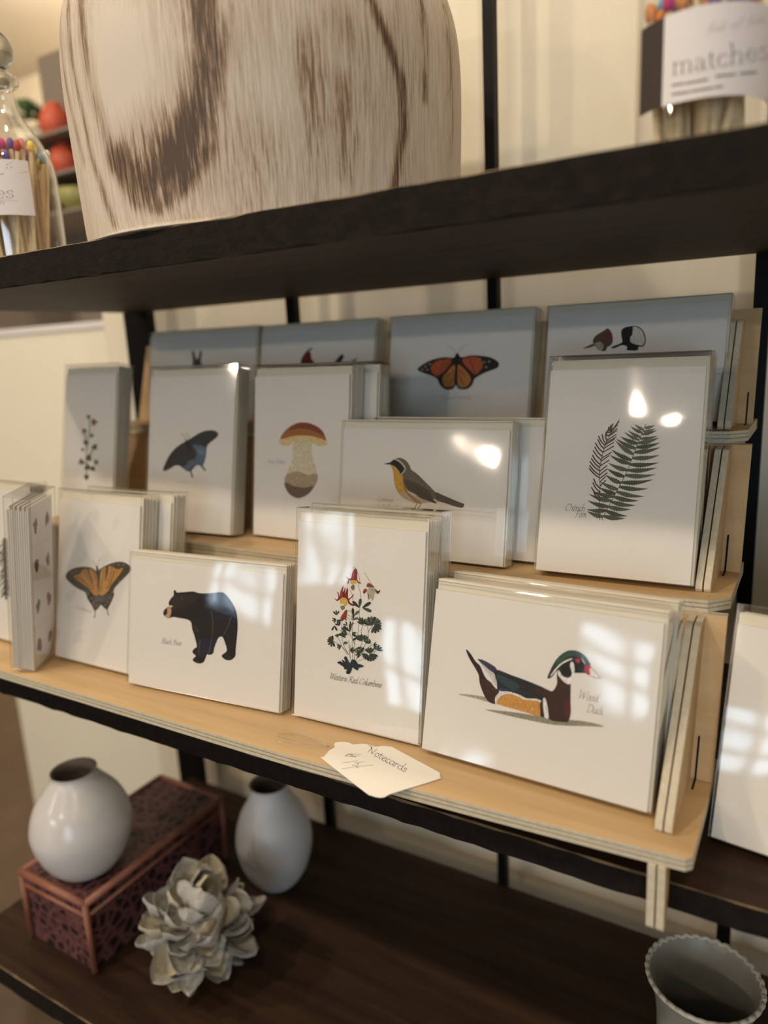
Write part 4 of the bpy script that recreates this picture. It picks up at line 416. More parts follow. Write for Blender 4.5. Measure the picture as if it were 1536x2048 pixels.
 'fern': [['Q','50574a',0,[[7326,11067,7425,11028,7505,11048,7603,11012,7665,11082,7748,11091,7810,11163,7884,11197,7947,11266,8013,11323,8013,11323,7933,11308,7848,11308,7772,11279,7681,11295,7607,11258,7511,11290,7447,11223,7362,11219,7295,11159]]],['Q','5a6050',0,[[7230,10803,7327,10767,7407,10786,7504,10749,7574,10797,7661,10792,7726,10859,7807,10874,7871,10941,7945,10975,8011,11037,8080,11089,8080,11089,8000,11072,7917,11067,7841,11038,7753,11047,7679,11010,7587,11034,7514,10992,7423,11011,7356,10950,7270,10949,7201,10895]]],['Q','474e40',0,[[7155,10592,7249,10566,7325,10590,7420,10559,7490,10600,7581,10578,7641,10644,7725,10645,7784,10712,7862,10728,7922,10794,7994,10824,8055,10886,8123,10930,8186,10986,8186,10986,8109,10967,8037,10939,7957,10930,7887,10893,7802,10896,7734,10854,7645,10868,7578,10822,7485,10847,7422,10789,7335,10797,7272,10738,7189,10735,7123,10684]]],['Q','50574a',0,[[7036,10274,7126,10239,7205,10254,7296,10215,7371,10244,7461,10205,7531,10256,7616,10240,7684,10298,7766,10294,7833,10352,7912,10361,7979,10417,8055,10439,8123,10491,8195,10525,8265,10570,8265,10570,8187,10559,8112,10538,8032,10536,7958,10507,7875,10515,7802,10482,7716,10500,7644,10463,7556,10492,7484,10452,7395,10484,7326,10430,7240,10448,7169,10400,7086,10408,7013,10368]]],['Q','5a6050',0,[[6944,9937,7041,9899,7117,9927,7216,9882,7286,9926,7387,9878,7452,9937,7547,9903,7604,9984,7694,9968,7752,10047,7836,10044,7895,10121,7975,10131,8035,10204,8110,10228,8171,10295,8242,10332,8306,10392,8373,10442,8373,10442,8297,10421,8217,10410,8144,10378,8061,10379,7991,10338,7904,10349,7836,10301,7745,10324,7679,10270,7584,10303,7519,10244,7421,10287,7359,10219,7265,10247,7206,10172,7115,10190,7053,10122,6966,10128,6900,10069]]],['Q','474e40',0,[[6842,9618,6938,9577,7016,9601,7114,9553,7188,9591,7286,9539,7356,9591,7454,9540,7517,9617,7608,9589,7671,9665,7759,9649,7822,9723,7907,9719,7971,9790,8052,9799,8117,9866,8194,9887,8260,9948,8334,9981,8402,10035,8472,10080,8472,10080,8395,10062,8315,10053,8240,10025,8157,10026,8084,9989,7997,10001,7926,9958,7837,9980,7767,9931,7675,9963,7606,9909,7511,9951,7442,9893,7345,9944,7281,9869,7188,9901,7123,9832,7032,9855,6964,9793,6876,9805,6806,9752]]],['Q','50574a',0,[[6727,9246,6822,9206,6899,9231,6995,9185,7069,9223,7166,9172,7236,9222,7333,9171,7398,9236,7490,9204,7553,9279,7642,9257,7704,9331,7790,9319,7853,9391,7936,9391,8000,9459,8079,9470,8144,9534,8220,9556,8286,9615,8359,9648,8426,9700,8496,9743,8496,9743,8420,9724,8341,9714,8267,9685,8186,9684,8114,9648,8029,9656,7959,9613,7872,9631,7802,9583,7712,9611,7644,9558,7551,9595,7484,9538,7389,9583,7322,9523,7227,9564,7164,9491,7072,9523,7006,9456,6916,9478,6849,9419,6762,9431,6691,9380]]],['Q','5a6050',0,[[6593,8819,6685,8772,6766,8790,6860,8737,6938,8767,7032,8710,7107,8752,7201,8693,7275,8747,7366,8704,7436,8774,7525,8741,7595,8810,7682,8787,7752,8854,7836,8842,7907,8906,7989,8905,8061,8965,8141,8975,8213,9030,8290,9051,8363,9100,8439,9131,8513,9172,8513,9172,8433,9164,8355,9146,8273,9146,8196,9120,8113,9129,8037,9096,7952,9114,7877,9075,7789,9103,7715,9059,7626,9097,7552,9049,7461,9095,7387,9043,7295,9097,7221,9043,7130,9087,7059,9022,6968,9060,6895,9001,6806,9031,6732,8979,6644,8999,6568,8955]]],['Q','474e40',0,[[6446,8338,6538,8289,6620,8304,6712,8248,6792,8275,6884,8214,6963,8253,7055,8190,7132,8240,7222,8189,7296,8255,7385,8217,7458,8282,7545,8254,7619,8317,7704,8299,7778,8360,7862,8352,7936,8410,8018,8413,8092,8467,8172,8480,8247,8528,8326,8552,8402,8593,8478,8626,8478,8626,8398,8616,8317,8613,8238,8594,8155,8601,8077,8574,7993,8589,7916,8556,7830,8581,7753,8543,7665,8576,7589,8534,7500,8576,7424,8530,7333,8581,7257,8531,7166,8590,7090,8534,7000,8582,6925,8520,6835,8562,6759,8506,6671,8540,6593,8491,6506,8515,6427,8475]]],['Q','50574a',0,[[6320,7910,6410,7864,6490,7882,6582,7829,6659,7858,6751,7801,6827,7841,6919,7781,6993,7832,7084,7777,7154,7846,7243,7807,7313,7875,7399,7845,7470,7911,7555,7892,7626,7955,7708,7945,7779,8006,7860,8006,7932,8063,8011,8073,8083,8125,8160,8145,8233,8191,8308,8221,8382,8259,8382,8259,8303,8251,8226,8234,8146,8233,8069,8208,7987,8216,7912,8185,7829,8201,7754,8164,7669,8190,7594,8148,7508,8182,7434,8136,7345,8178,7272,8129,7182,8179,7109,8126,7017,8184,6946,8121,6856,8166,6784,8103,6695,8142,6622,8086,6534,8117,6460,8067,6373,8089,6297,8047]]],['Q','5a6050',0,[[6168,7533,6256,7483,6338,7496,6426,7438,6506,7462,6595,7400,6674,7435,6763,7370,6841,7415,6930,7351,7005,7415,7091,7369,7167,7432,7252,7395,7327,7456,7411,7429,7486,7488,7569,7470,7644,7527,7726,7519,7801,7572,7882,7574,7957,7623,8037,7634,8112,7677,8190,7698,8267,7735,8344,7764,8344,7764,8265,7756,8185,7755,8106,7739,8025,7746,7947,7722,7865,7738,7787,7709,7704,7733,7627,7698,7542,7731,7465,7692,7380,7733,7303,7690,7216,7740,7139,7694,7052,7750,6975,7702,6886,7765,6811,7703,6723,7753,6647,7696,6560,7740,6483,7688,6396,7725,6318,7680,6232,7707,6153,7671]]],['Q','474e40',0,[[5955,6994,6047,6950,6127,6969,6220,6919,6299,6948,6391,6893,6468,6933,6561,6875,6636,6925,6729,6867,6801,6931,6891,6890,6962,6958,7050,6925,7122,6992,7208,6968,7280,7033,7364,7018,7436,7081,7519,7075,7590,7135,7672,7139,7744,7194,7823,7207,7896,7258,7974,7280,8047,7325,8123,7356,8198,7394,8198,7394,8119,7384,8041,7365,7960,7362,7883,7336,7801,7340,7725,7308,7641,7321,7566,7283,7481,7304,7406,7262,7319,7291,7244,7245,7156,7282,7082,7232,6992,7277,6918,7224,6826,7276,6753,7221,6661,7275,6589,7208,6498,7251,6425,7189,6335,7226,6261,7170,6172,7200,6097,7151,6009,7172,5932,7131]]],['Q','50574a',0,[[5807,6668,5893,6608,5978,6613,6064,6545,6149,6562,6235,6491,6319,6519,6404,6446,6488,6486,6573,6424,6657,6481,6741,6431,6825,6487,6909,6448,6992,6502,7076,6474,7158,6525,7242,6507,7324,6556,7407,6548,7490,6592,7572,6596,7655,6634,7737,6648,7819,6680,7901,6703,7901,6703,7819,6702,7736,6710,7654,6701,7571,6717,7488,6700,7405,6726,7322,6703,7239,6738,7156,6709,7072,6754,6989,6721,6905,6774,6821,6737,6737,6799,6653,6759,6568,6829,6485,6783,6399,6841,6316,6789,6230,6842,6146,6796,6061,6840,5976,6802,5890,6836,5806,6807]]],['Q','5a6050',0,[[5637,6288,5715,6220,5798,6217,5874,6142,5958,6151,6034,6072,6118,6092,6194,6011,6279,6043,6355,5973,6442,6021,6519,5964,6605,6012,6683,5964,6769,6010,6847,5973,6932,6016,7012,5990,7096,6030,7176,6014,7260,6049,7341,6044,7424,6074,7505,6079,7588,6102,7670,6117,7670,6117,7590,6125,7511,6141,7430,6140,7351,6165,7270,6157,7191,6191,7109,6176,7031,6219,6948,6199,6871,6252,6788,6227,6711,6289,6627,6261,6551,6330,6466,6299,6390,6376,6305,6338,6228,6404,6142,6361,6064,6421,5978,6383,5900,6435,5814,6405,5734,6448,5649,6426]]],['Q','474e40',0,[[5474,5906,5553,5836,5637,5833,5715,5756,5800,5767,5877,5686,5963,5710,6040,5629,6128,5674,6206,5614,6294,5664,6373,5616,6460,5664,6540,5628,6626,5674,6707,5649,6793,5691,6875,5680,6960,5717,7042,5717,7127,5747,7210,5759,7293,5782,7293,5782,7213,5795,7131,5798,7051,5821,6968,5815,6888,5849,6805,5835,6725,5879,6641,5859,6563,5913,6478,5888,6400,5952,6314,5923,6237,5997,6151,5964,6073,6039,5985,5992,5906,6053,5819,6011,5739,6063,5652,6028,5571,6069,5485,6044]]],['Q','50574a',0,[[5309,5523,5388,5455,5472,5453,5550,5378,5634,5390,5712,5310,5797,5336,5875,5256,5961,5303,6040,5244,6126,5296,6206,5249,6291,5299,6371,5264,6457,5311,6537,5288,6622,5332,6703,5321,6787,5360,6869,5361,6953,5393,7035,5406,7118,5430,7118,5430,7037,5442,6956,5444,6876,5466,6794,5459,6714,5491,6632,5476,6552,5518,6469,5497,6390,5550,6306,5524,6228,5586,6143,5556,6066,5628,5981,5594,5903,5668,5816,5618,5737,5678,5651,5634,5571,5685,5485,5649,5404,5688,5318,5662]]],['Q','5a6050',0,[[5145,5139,5230,5070,5318,5069,5402,4992,5490,5009,5574,4929,5662,4961,5747,4897,5836,4953,5921,4906,6009,4961,6094,4928,6182,4981,6267,4963,6355,5011,6441,5008,6528,5051,6614,5061,6700,5096,6786,5120,6786,5120,6701,5126,6617,5143,6531,5138,6446,5166,6360,5152,6276,5192,6189,5170,6105,5223,6017,5195,5933,5259,5845,5226,5761,5301,5673,5258,5588,5317,5499,5267,5414,5316,5325,5274,5239,5310,5150,5278]]],['Q','474e40',0,[[4994,4810,5068,4732,5152,4722,5224,4637,5311,4643,5382,4555,5471,4577,5544,4504,5636,4550,5713,4494,5804,4539,5882,4496,5973,4538,6053,4510,6143,4548,6225,4535,6313,4567,6397,4567,6485,4592,6570,4605,6570,4605,6489,4621,6410,4648,6327,4653,6249,4692,6164,4687,6088,4737,6002,4725,5927,4787,5840,4770,5766,4843,5678,4820,5606,4903,5516,4871,5442,4939,5350,4899,5274,4957,5183,4925,5105,4970,5016,4948]]],['Q','50574a',0,[[4836,4423,4921,4356,5008,4357,5092,4282,5178,4301,5262,4222,5349,4257,5433,4194,5520,4253,5604,4208,5690,4265,5775,4234,5861,4288,5945,4272,6031,4322,6115,4320,6201,4365,6285,4377,6370,4413,6455,4439,6455,4439,6371,4443,6287,4459,6203,4452,6119,4479,6034,4463,5950,4502,5865,4478,5781,4529,5696,4499,5612,4562,5526,4527,5442,4600,5355,4555,5271,4613,5184,4560,5099,4607,5012,4563,4927,4597,4840,4563]]],['Q','5a6050',0,[[7275,10995,7215,11076,7128,11106,7071,11192,6967,11191,6897,11253,6800,11266,6725,11320,6637,11349,6555,11391,6555,11391,6617,11312,6673,11222,6745,11163,6800,11071,6884,11035,6940,10946,7046,10951,7125,10906,7232,10914]]],['Q','474e40',0,[[7196,10786,7133,10854,7048,10875,6987,10951,6897,10961,6830,11022,6734,11020,6665,11077,6574,11087,6502,11140,6417,11162,6341,11207,6261,11240,6261,11240,6323,11166,6391,11106,6450,11025,6526,10981,6583,10898,6666,10870,6724,10788,6814,10776,6882,10718,6982,10730,7059,10692,7158,10701]]],['Q','50574a',0,[[7081,10469,7014,10538,6926,10560,6862,10636,6768,10646,6697,10709,6597,10707,6525,10766,6431,10777,6356,10831,6267,10855,6188,10901,6104,10936,6104,10936,6170,10861,6241,10798,6304,10716,6383,10670,6444,10586,6530,10557,6592,10474,6685,10461,6757,10402,6861,10414,6941,10375,7044,10384]]],['Q','5a6050',0,[[7006,10257,6940,10320,6854,10339,6791,10410,6700,10420,6639,10496,6541,10489,6473,10551,6379,10553,6310,10612,6220,10625,6149,10680,6063,10703,5989,10753,5908,10785,5830,10827,5830,10827,5897,10762,5961,10689,6033,10635,6094,10558,6172,10517,6232,10438,6315,10410,6375,10331,6464,10316,6524,10238,6623,10247,6694,10194,6794,10204,6871,10166,6968,10172]]],['Q','474e40',0,[[6926,10014,6857,10084,6768,10088,6702,10169,6608,10159,6544,10246,6443,10216,6372,10283,6271,10255,6199,10316,6102,10300,6027,10355,5933,10352,5856,10399,5766,10409,5685,10445,5599,10467,5599,10467,5670,10398,5745,10343,5813,10265,5893,10227,5959,10142,6044,10120,6108,10032,6198,10027,6262,9937,6357,9947,6422,9864,6526,9904,6600,9850,6704,9889,6784,9854,6885,9886]]],['Q','50574a',0,[[6817,9640,6753,9712,6664,9722,6604,9802,6509,9801,6452,9889,6354,9879,6293,9960,6189,9935,6125,10008,6024,9993,5958,10061,5861,10057,5792,10120,5699,10126,5628,10182,5539,10199,5464,10247,5379,10275,5299,10313,5299,10313,5368,10247,5432,10173,5506,10120,5567,10038,5646,9999,5705,9912,5789,9885,5846,9795,5936,9782,5992,9690,6086,9690,6142,9596,6243,9612,6307,9540,6413,9570,6483,9512,6588,9539,6664,9497,6766,9517]]],['Q','5a6050',0,[[6697,9209,6645,9289,6558,9316,6511,9404,6417,9421,6374,9517,6275,9526,6232,9621,6123,9616,6072,9700,5968,9703,5915,9784,5816,9795,5760,9872,5667,9893,5607,9964,5520,9994,5456,10060,5375,10099,5305,10156,5229,10205,5229,10205,5284,10124,5344,10053,5393,9966,5461,9906,5507,9813,5582,9765,5624,9668,5707,9631,5748,9532,5837,9506,5877,9405,5973,9390,6012,9289,6119,9291,6171,9210,6282,9218,6343,9149,6451,9154,6520,9099,6624,9098]]],['Q','474e40',0,[[6559,8789,6498,8859,6410,8870,6351,8949,6258,8948,6203,9035,6106,9026,6050,9112,5945,9087,5884,9161,5783,9145,5720,9215,5623,9208,5557,9274,5464,9277,5396,9337,5307,9350,5236,9403,5151,9427,5075,9470,4995,9504,4995,9504,5059,9434,5129,9376,5190,9299,5264,9252,5322,9169,5402,9135,5458,9047,5542,9025,5597,8935,5687,8926,5740,8834,5835,8836,5888,8743,5991,8765,6054,8694,6159,8722,6227,8665,6331,8690,6405,8647,6506,8665]]],['Q','50574a',0,[[6474,8524,6406,8590,6317,8594,6252,8669,6159,8660,6096,8744,5999,8726,5934,8802,5831,8769,5763,8836,5663,8813,5593,8876,5497,8863,5425,8921,5332,8919,5257,8970,5168,8979,5090,9021,5004,9042,4922,9073,4922,9073,4995,9014,5064,8944,5140,8897,5206,8820,5287,8787,5351,8705,5437,8686,5499,8600,5589,8594,5651,8506,5745,8514,5806,8425,5905,8449,5974,8382,6077,8420,6151,8369,6253,8404,6331,8368,6431,8396]]],['Q','5a6050',0,[[6327,8044,6259,8108,6171,8107,6105,8181,6013,8167,5949,8249,5854,8225,5785,8291,5686,8254,5616,8317,5519,8290,5447,8347,5354,8332,5280,8382,5190,8379,5113,8421,5026,8430,4946,8462,4862,8482,4862,8482,4933,8420,5008,8370,5077,8299,5156,8264,5222,8186,5305,8166,5370,8084,5457,8079,5521,7994,5612,8003,5675,7917,5770,7939,5839,7874,5940,7918,6014,7869,6114,7911,6192,7879,6289,7913]]],['Q','474e40',0,[[6141,7558,6074,7630,5984,7638,5921,7720,5825,7713,5764,7802,5660,7775,5592,7844,5488,7819,5417,7883,5318,7869,5245,7927,5150,7927,5073,7976,4983,7988,4902,8026,4815,8051,4815,8051,4884,7980,4958,7923,5023,7843,5103,7802,5165,7715,5251,7691,5311,7600,5403,7592,5463,7500,5560,7507,5622,7422,5730,7459,5802,7403,5910,7439,5989,7402,6093,7431]]],['Q','50574a',0,[[5949,7071,5886,7148,5795,7160,5737,7247,5639,7245,5583,7339,5474,7310,5408,7380,5303,7362,5234,7427,5134,7422,5062,7480,4967,7488,4890,7535,4802,7557,4719,7591,4719,7591,4786,7522,4849,7441,4924,7388,4983,7299,5065,7264,5122,7170,5211,7152,5267,7057,5363,7055,5418,6959,5529,6990,5599,6929,5709,6961,5788,6921,5895,6946]]],['Q','5a6050',0,[[5737,6584,5669,6656,5577,6662,5513,6744,5415,6736,5353,6825,5247,6796,5178,6865,5072,6839,5001,6903,4900,6888,4825,6945,4729,6944,4651,6993,4559,7005,4476,7042,4389,7067,4389,7067,4459,6996,4534,6939,4601,6859,4682,6818,4746,6732,4833,6708,4895,6618,4988,6611,5049,6519,5148,6527,5211,6442,5320,6480,5395,6424,5503,6462,5584,6425,5690,6456]]],['Q','474e40',0,[[5593,6259,5523,6329,5432,6330,5364,6410,5267,6396,5202,6483,5096,6441,5023,6504,4921,6473,4845,6530,4747,6513,4669,6562,4574,6559,4492,6597,4402,6608,4316,6632,4316,6632,4391,6571,4461,6498,4541,6454,4609,6372,4695,6347,4761,6260,4852,6253,4917,6164,5013,6174,5078,6084,5184,6129,5260,6076,5367,6121,5449,6090,5553,6128]]],['Q','50574a',0,[[5491,6043,5415,6099,5327,6086,5253,6152,5162,6126,5088,6199,4995,6163,4919,6221,4823,6171,4746,6224,4652,6185,4573,6232,4481,6205,4401,6246,4311,6231,4229,6263,4140,6261,4056,6282,3970,6291,3970,6291,4048,6238,4129,6198,4206,6136,4289,6111,4364,6042,4450,6032,4524,5959,4612,5964,4686,5888,4776,5908,4849,5830,4942,5864,5019,5808,5115,5866,5195,5827,5291,5882,5373,5860,5467,5907]]],['Q','5a6050',0,[[5352,5715,5275,5771,5183,5762,5108,5828,5013,5806,4939,5880,4841,5850,4767,5923,4665,5875,4588,5935,4488,5896,4410,5953,4312,5924,4232,5975,4136,5958,4054,6003,3961,5998,3877,6034,3786,6040,3700,6067,3611,6083,3611,6083,3691,6028,3774,5984,3852,5920,3937,5889,4013,5819,4101,5802,4176,5727,4267,5724,4341,5646,4434,5656,4507,5576,4604,5600,4677,5519,4777,5563,4855,5507,4957,5558,5038,5517,5139,5565,5223,5539,5322,5580]]],['Q','474e40',0,[[5162,5277,5086,5333,4996,5322,4923,5389,4830,5366,4757,5440,4662,5407,4588,5473,4489,5425,4412,5482,4315,5444,4238,5496,4142,5469,4063,5515,3970,5500,3889,5539,3799,5535,3716,5565,3627,5573,3541,5592,3541,5592,3621,5543,3698,5483,3780,5448,3855,5381,3940,5360,4014,5287,4102,5281,4175,5204,4266,5212,4338,5134,4431,5155,4502,5075,4599,5114,4676,5058,4775,5112,4855,5071,4954,5122,5036,5098,5133,5141]]],['Q','50574a',0,[[5027,5004,4939,5042,4853,5011,4765,5061,4679,5014,4591,5072,4505,5009,4417,5048,4331,4979,4243,5012,4156,4956,4068,4982,3981,4939,3892,4958,3804,4927,3716,4936,3628,4918,3539,4914,3539,4914,3628,4884,3718,4842,3807,4828,3897,4778,3985,4780,4074,4724,4162,4744,4251,4684,4338,4720,4427,4659,4513,4710,4602,4664,4687,4743,4774,4721,4859,4798,4946,4795,5031,4864]]],['Q','5a6050',0,[[4832,4505,4761,4570,4672,4565,4604,4641,4510,4619,4444,4702,4342,4652,4269,4709,4170,4671,4095,4722,4000,4697,3922,4739,3830,4729,3749,4760,3661,4764,3576,4781,3576,4781,3651,4726,3723,4658,3802,4621,3871,4545,3955,4526,4023,4445,4111,4444,4178,4360,4271,4378,4337,4292,4439,4345,4515,4298,4616,4351,4697,4325,4797,4370]]],['L','4f5546',[45],[[7361,11397,6994,10236,6667,9174,6299,7947,5909,6976,5512,6052,5157,5231,4800,4405,4764,4188]]],['L','4a3a3c',[43],[[5454,11730,5132,11166,4814,10519,4556,9762,4402,9005,4300,8248,4304,7494,4413,6745,4443,5993,4497,4921,4596,4176]]],['L','4c3a40',[91],[[5010,11406,4892,11003,5092,11086],[4887,11298,4808,10895,5040,10978],[4740,11163,4709,10760,4973,10843],[4653,10920,4625,10517,4854,10600],[4558,10785,4556,10381,4667,10087],[4283,10592,4397,10190,4602,9898],[4028,10454,4257,10053,4556,9762],[3993,10210,4214,9809,4506,9519],[3828,9936,4109,9537,4451,9249],[3807,9638,4069,9239,4395,8951],[3711,9365,4006,8967,4358,8681],[3684,9012,3967,8615,4311,8329],[3622,8766,3934,8370,4301,8086],[3534,8520,3895,8126,4302,7844],[3529,8221,3894,7828,4304,7548],[3519,8004,3903,7612,4327,7333],[3898,7234,4124,6839,4421,6557],[3868,6935,4117,6542,4433,6262],[3788,6580,4089,6190,4447,5913],[3970,6292,4179,5898,4462,5618]]],['L','503e44',[79],[[5440,11570,5119,11140],[5354,11329,5000,10897],[5348,11062,4868,10627],[5334,10901,4796,10465],[5304,10607,4695,10168],[5317,10420,4630,9979],[5200,10258,4574,9817],[5165,10016,4517,9573],[5187,9723,4457,9276],[5065,9265,4376,8816],[4900,9019,4344,8573],[4926,8672,4300,8221],[4799,8265,4302,7817],[4819,7998,4304,7548],[4866,7731,4335,7280],[4755,7459,4374,7012],[4803,7166,4414,6718]]],['T','3c342e',[31,18,18],[[2288,5256,2144,5205,2003,5008,1983,4812,2083,4717,2249,4785,2378,4982,2388,5160,2305,5246,2183,5205],[2574,5001,2528,5049,2455,4983,2514,4871,2504,4764,2428,4724,2373,4762],[2706,5198,2617,4889,2588,4759,2621,4728,2690,4774],[2588,5044,2750,5047],[2759,5005,2796,5047,2763,4892,2718,4730],[2756,4892,2839,5029,2915,5024],[2965,5050,2909,4798,2922,4740,2981,4774],[3010,5186,3029,5206],[3194,5003,3165,5060,3081,5010,3011,4864,3031,4749,3097,4737,3184,4803],[3352,5368,3272,5062,3193,4739],[3230,4901,3345,5047,3401,5016,3352,4807,3365,4749,3416,4782]]],['T','3c342e',[31,18,18],[[2936,4786,2860,4526,2754,4248,2709,4262],[2804,4702,2885,4785,3003,4788,3162,4832],[2829,4541,3001,4563],[3058,4420,3151,4455,3205,4537,3175,4601,3106,4550,3042,4403,3057,4288,3116,4277,3200,4344],[3241,4555,3275,4597,3243,4442,3200,4280],[3236,4442,3312,4579,3378,4575],[3396,4560,3429,4602,3398,4447,3355,4285],[3391,4447,3496,4601,3540,4564,3489,4354,3500,4297,3552,4331]]]],
 'pine': [['L','3c443c',[151],[[6790,10457,7515,10810,9209,10657]]],['L','3c443c',[151],[[7049,10059,7517,10576,9501,9984]]],['L','3c443c',[153],[[5994,9827,7520,10343,9292,10115]]],['L','3c443c',[151],[[6892,9762,7522,10110,9124,9387]]],['L','3c443c',[153],[[5904,8968,7524,9877,9440,9731]]],['L','3c443c',[152],[[6693,8936,7527,9643,9411,9011]]],['L','3c443c',[154],[[5826,8950,7529,9410,9344,8907]]],['L','3c443c',[152],[[6398,8720,7531,9176,9269,9095]]],['L','3c443c',[154],[[5751,7964,7534,8942,9314,8714]]],['L','3c443c',[154],[[5791,7921,7536,8708,9504,8102]]],['L','3c443c',[153],[[6402,7860,7538,8475,9349,8159]]],['L','3c443c',[152],[[6928,7758,7541,8240,9465,8227]]],['L','3c443c',[151],[[7105,7338,7543,8006,9181,7598]]],['L','3c443c',[153],[[6464,7204,7545,7772,9572,7665]]],['L','3c443c',[153],[[6554,7069,7548,7538,9377,7350]]],['L','3c443c',[153],[[6646,6493,7550,7303,9211,6888]]],['L','3c443c',[154],[[5809,6565,7553,7069,9069,6881]]],['L','3c443c',[154],[[6027,6022,7555,6834,9169,6586]]],['L','3c443c',[152],[[6920,6005,7557,6599,9068,6068]]],['L','3c443c',[155],[[5833,5299,7560,6364,9452,5694]]],['L','3c443c',[152],[[7164,5675,7562,6129,9579,5616]]],['L','3c443c',[153],[[6577,4934,7564,5894,9394,5325]]],['L','3c443c',[153],[[6752,5208,7567,5659,9294,5583]]],['L','3c443c',[153],[[6625,4454,7569,5424,9234,5436]]],['L','3c443c',[152],[[7132,4802,7571,5189,9487,4978]]],['L','3c443c',[153],[[6763,4559,7574,4953,9598,4716]]],['L','2e302a',[376],[[7141,10825,7578,4471]]]],
 'tag_outline': [[-543,-415,-606,128,-672,550,-565,1060,-834,1398,-803,1749,-294,2019,134,2062,449,1984,950,2317,1511,2492,2131,2443,2593,2770,3164,2911,3735,2793,7596,1577,7968,1351,8153,1041,8108,680,6195,-2005,5906,-2621,5519,-2843,5004,-2854,4371,-2686,-335,-691]],
 'tag_ink': [['T','34345e',[14,44,36],[[1539,2388,1738,2352,1982,2138,2050,1520],[1942,2290,2421,1458],[2421,1458,2415,2194],[2807,1754,2674,1702,2661,1524,2803,1310,2966,1299,3005,1490,2881,1695,2776,1763],[3115,1868,3152,1424,3185,1235,3274,1164,3382,1195],[2984,1692,3313,1594],[3423,1322,3612,1311,3676,1405,3560,1530,3438,1498,3398,1307,3517,1111,3660,1051,3806,1098],[4057,1301,3961,1411,3824,1384,3783,1194,3901,999,4042,940,4172,991],[4494,1185,4365,1290,4197,1251,4171,1058,4300,865,4426,863,4521,1066],[4503,1240,4516,934,4583,791,4664,803],[4600,1153,4646,1198,4682,974,4697,749],[4667,978,4742,1142,4894,1088],[5300,946,5174,1049,5009,1010,4980,820,5104,631,5229,629,5324,829],[5279,1440,5295,969,5342,649,5396,554,5476,566],[5695,828,5579,929,5481,870,5661,664,5706,507,5587,490,5459,579]]],['T','34345e',[19,32,29],[[1740,1064,1261,897,875,585,927,394,1429,636,1702,893],[815,340,924,735,1380,486],[1017,819,1620,564],[1164,-462,1974,237],[1523,-1110,2174,-579],[1929,-31,2249,-84,2263,-440],[2124,2,2446,341],[1900,-374,2095,-400,2530,-526],[2317,-413,3277,256]]]],
 'jar_ink': [['T','5a524c',[62,-17,29],[[4994,4428,5035,4423,5056,3871],[4932,3885,5177,3860],[5040,4286,5237,4402,5413,4305,5430,3839],[5321,3848,5546,3832],[5415,4251,5594,4374,5778,4282,5796,3820],[5691,3824,5908,3816],[6054,4246,6182,4352,6345,4297,6396,4136,6406,3893,6460,3813,6554,3858],[6396,4136,6121,4056,6038,3921,6130,3812,6276,3838,6403,3947],[6721,4546,6749,3930,6827,3826,6957,3887],[6583,4355,6891,4367],[7484,4280,7362,4401,7174,4358,7059,4109,7159,3890,7351,3864,7522,4000],[7590,4798,7693,4810,7743,3907],[7623,3893,7864,3923],[7720,4307,7933,4469,8157,4422,8186,3970],[8065,3952,8319,3992],[8503,4304,9081,4421,8998,4581,8779,4615,8567,4493,8485,4290,8616,4089,8874,4096,9097,4252],[10015,4759,9868,4845,9594,4802,9360,4625,9655,4557,10044,4581,10127,4477,9769,4302,9427,4246,9336,4349]]],['T','6a625c',[20,7,15],[[6883,5813,6840,5850,6755,5798,6658,5618,6551,5358,6453,5318],[6563,5646,6780,5657],[6795,5657,6745,5521,6780,5463,6874,5486,6994,5591],[7028,5668,6964,5510,6983,5475,7058,5499],[7228,5872,7142,5679,7085,5507,7116,5479,7192,5508],[7374,5884,7286,5689,7229,5517,7260,5490,7338,5520],[7774,5740,7657,5687,7598,5601,7649,5532,7773,5563,7857,5663,7815,5730,7752,5738],[8304,5969,8251,5999,8151,5933,8038,5738,7918,5463,7809,5409],[7929,5751,8181,5796],[8869,6081,8806,6107,8690,6033,8562,5829,8427,5546,8306,5485],[8439,5835,8726,5898],[8747,5902,8680,5753,8729,5704,8861,5752,9036,5890],[9087,5978,8992,5801,9021,5772,9137,5818],[9193,5977,9267,6021,9223,5915,9154,5799],[9206,5911,9444,6064,9581,6076,9490,5922,9536,5898,9685,5958]]],['L','6a625c',[86],[[4949,3421,5048,3411,5145,3402,5241,3394,5335,3387,5429,3381,5521,3375],[5617,3354,5786,3349,5953,3346,6118,3346,6282,3348,6446,3352,6609,3358],[6996,3446,7144,3446,7294,3449,7446,3454,7600,3460,7758,3469,7920,3481],[8186,3503,8335,3517,8489,3534,8650,3553,8819,3576,8999,3602,9192,3633],[4964,3002,5106,2987,5244,2973,5380,2961,5513,2951,5645,2942,5775,2934],[5868,2939,6035,2934,6200,2932,6364,2932,6528,2934,6692,2938,6857,2944],[6973,2954,7027,2956,7081,2959,7136,2961,7191,2964,7246,2967,7302,2970]]]],
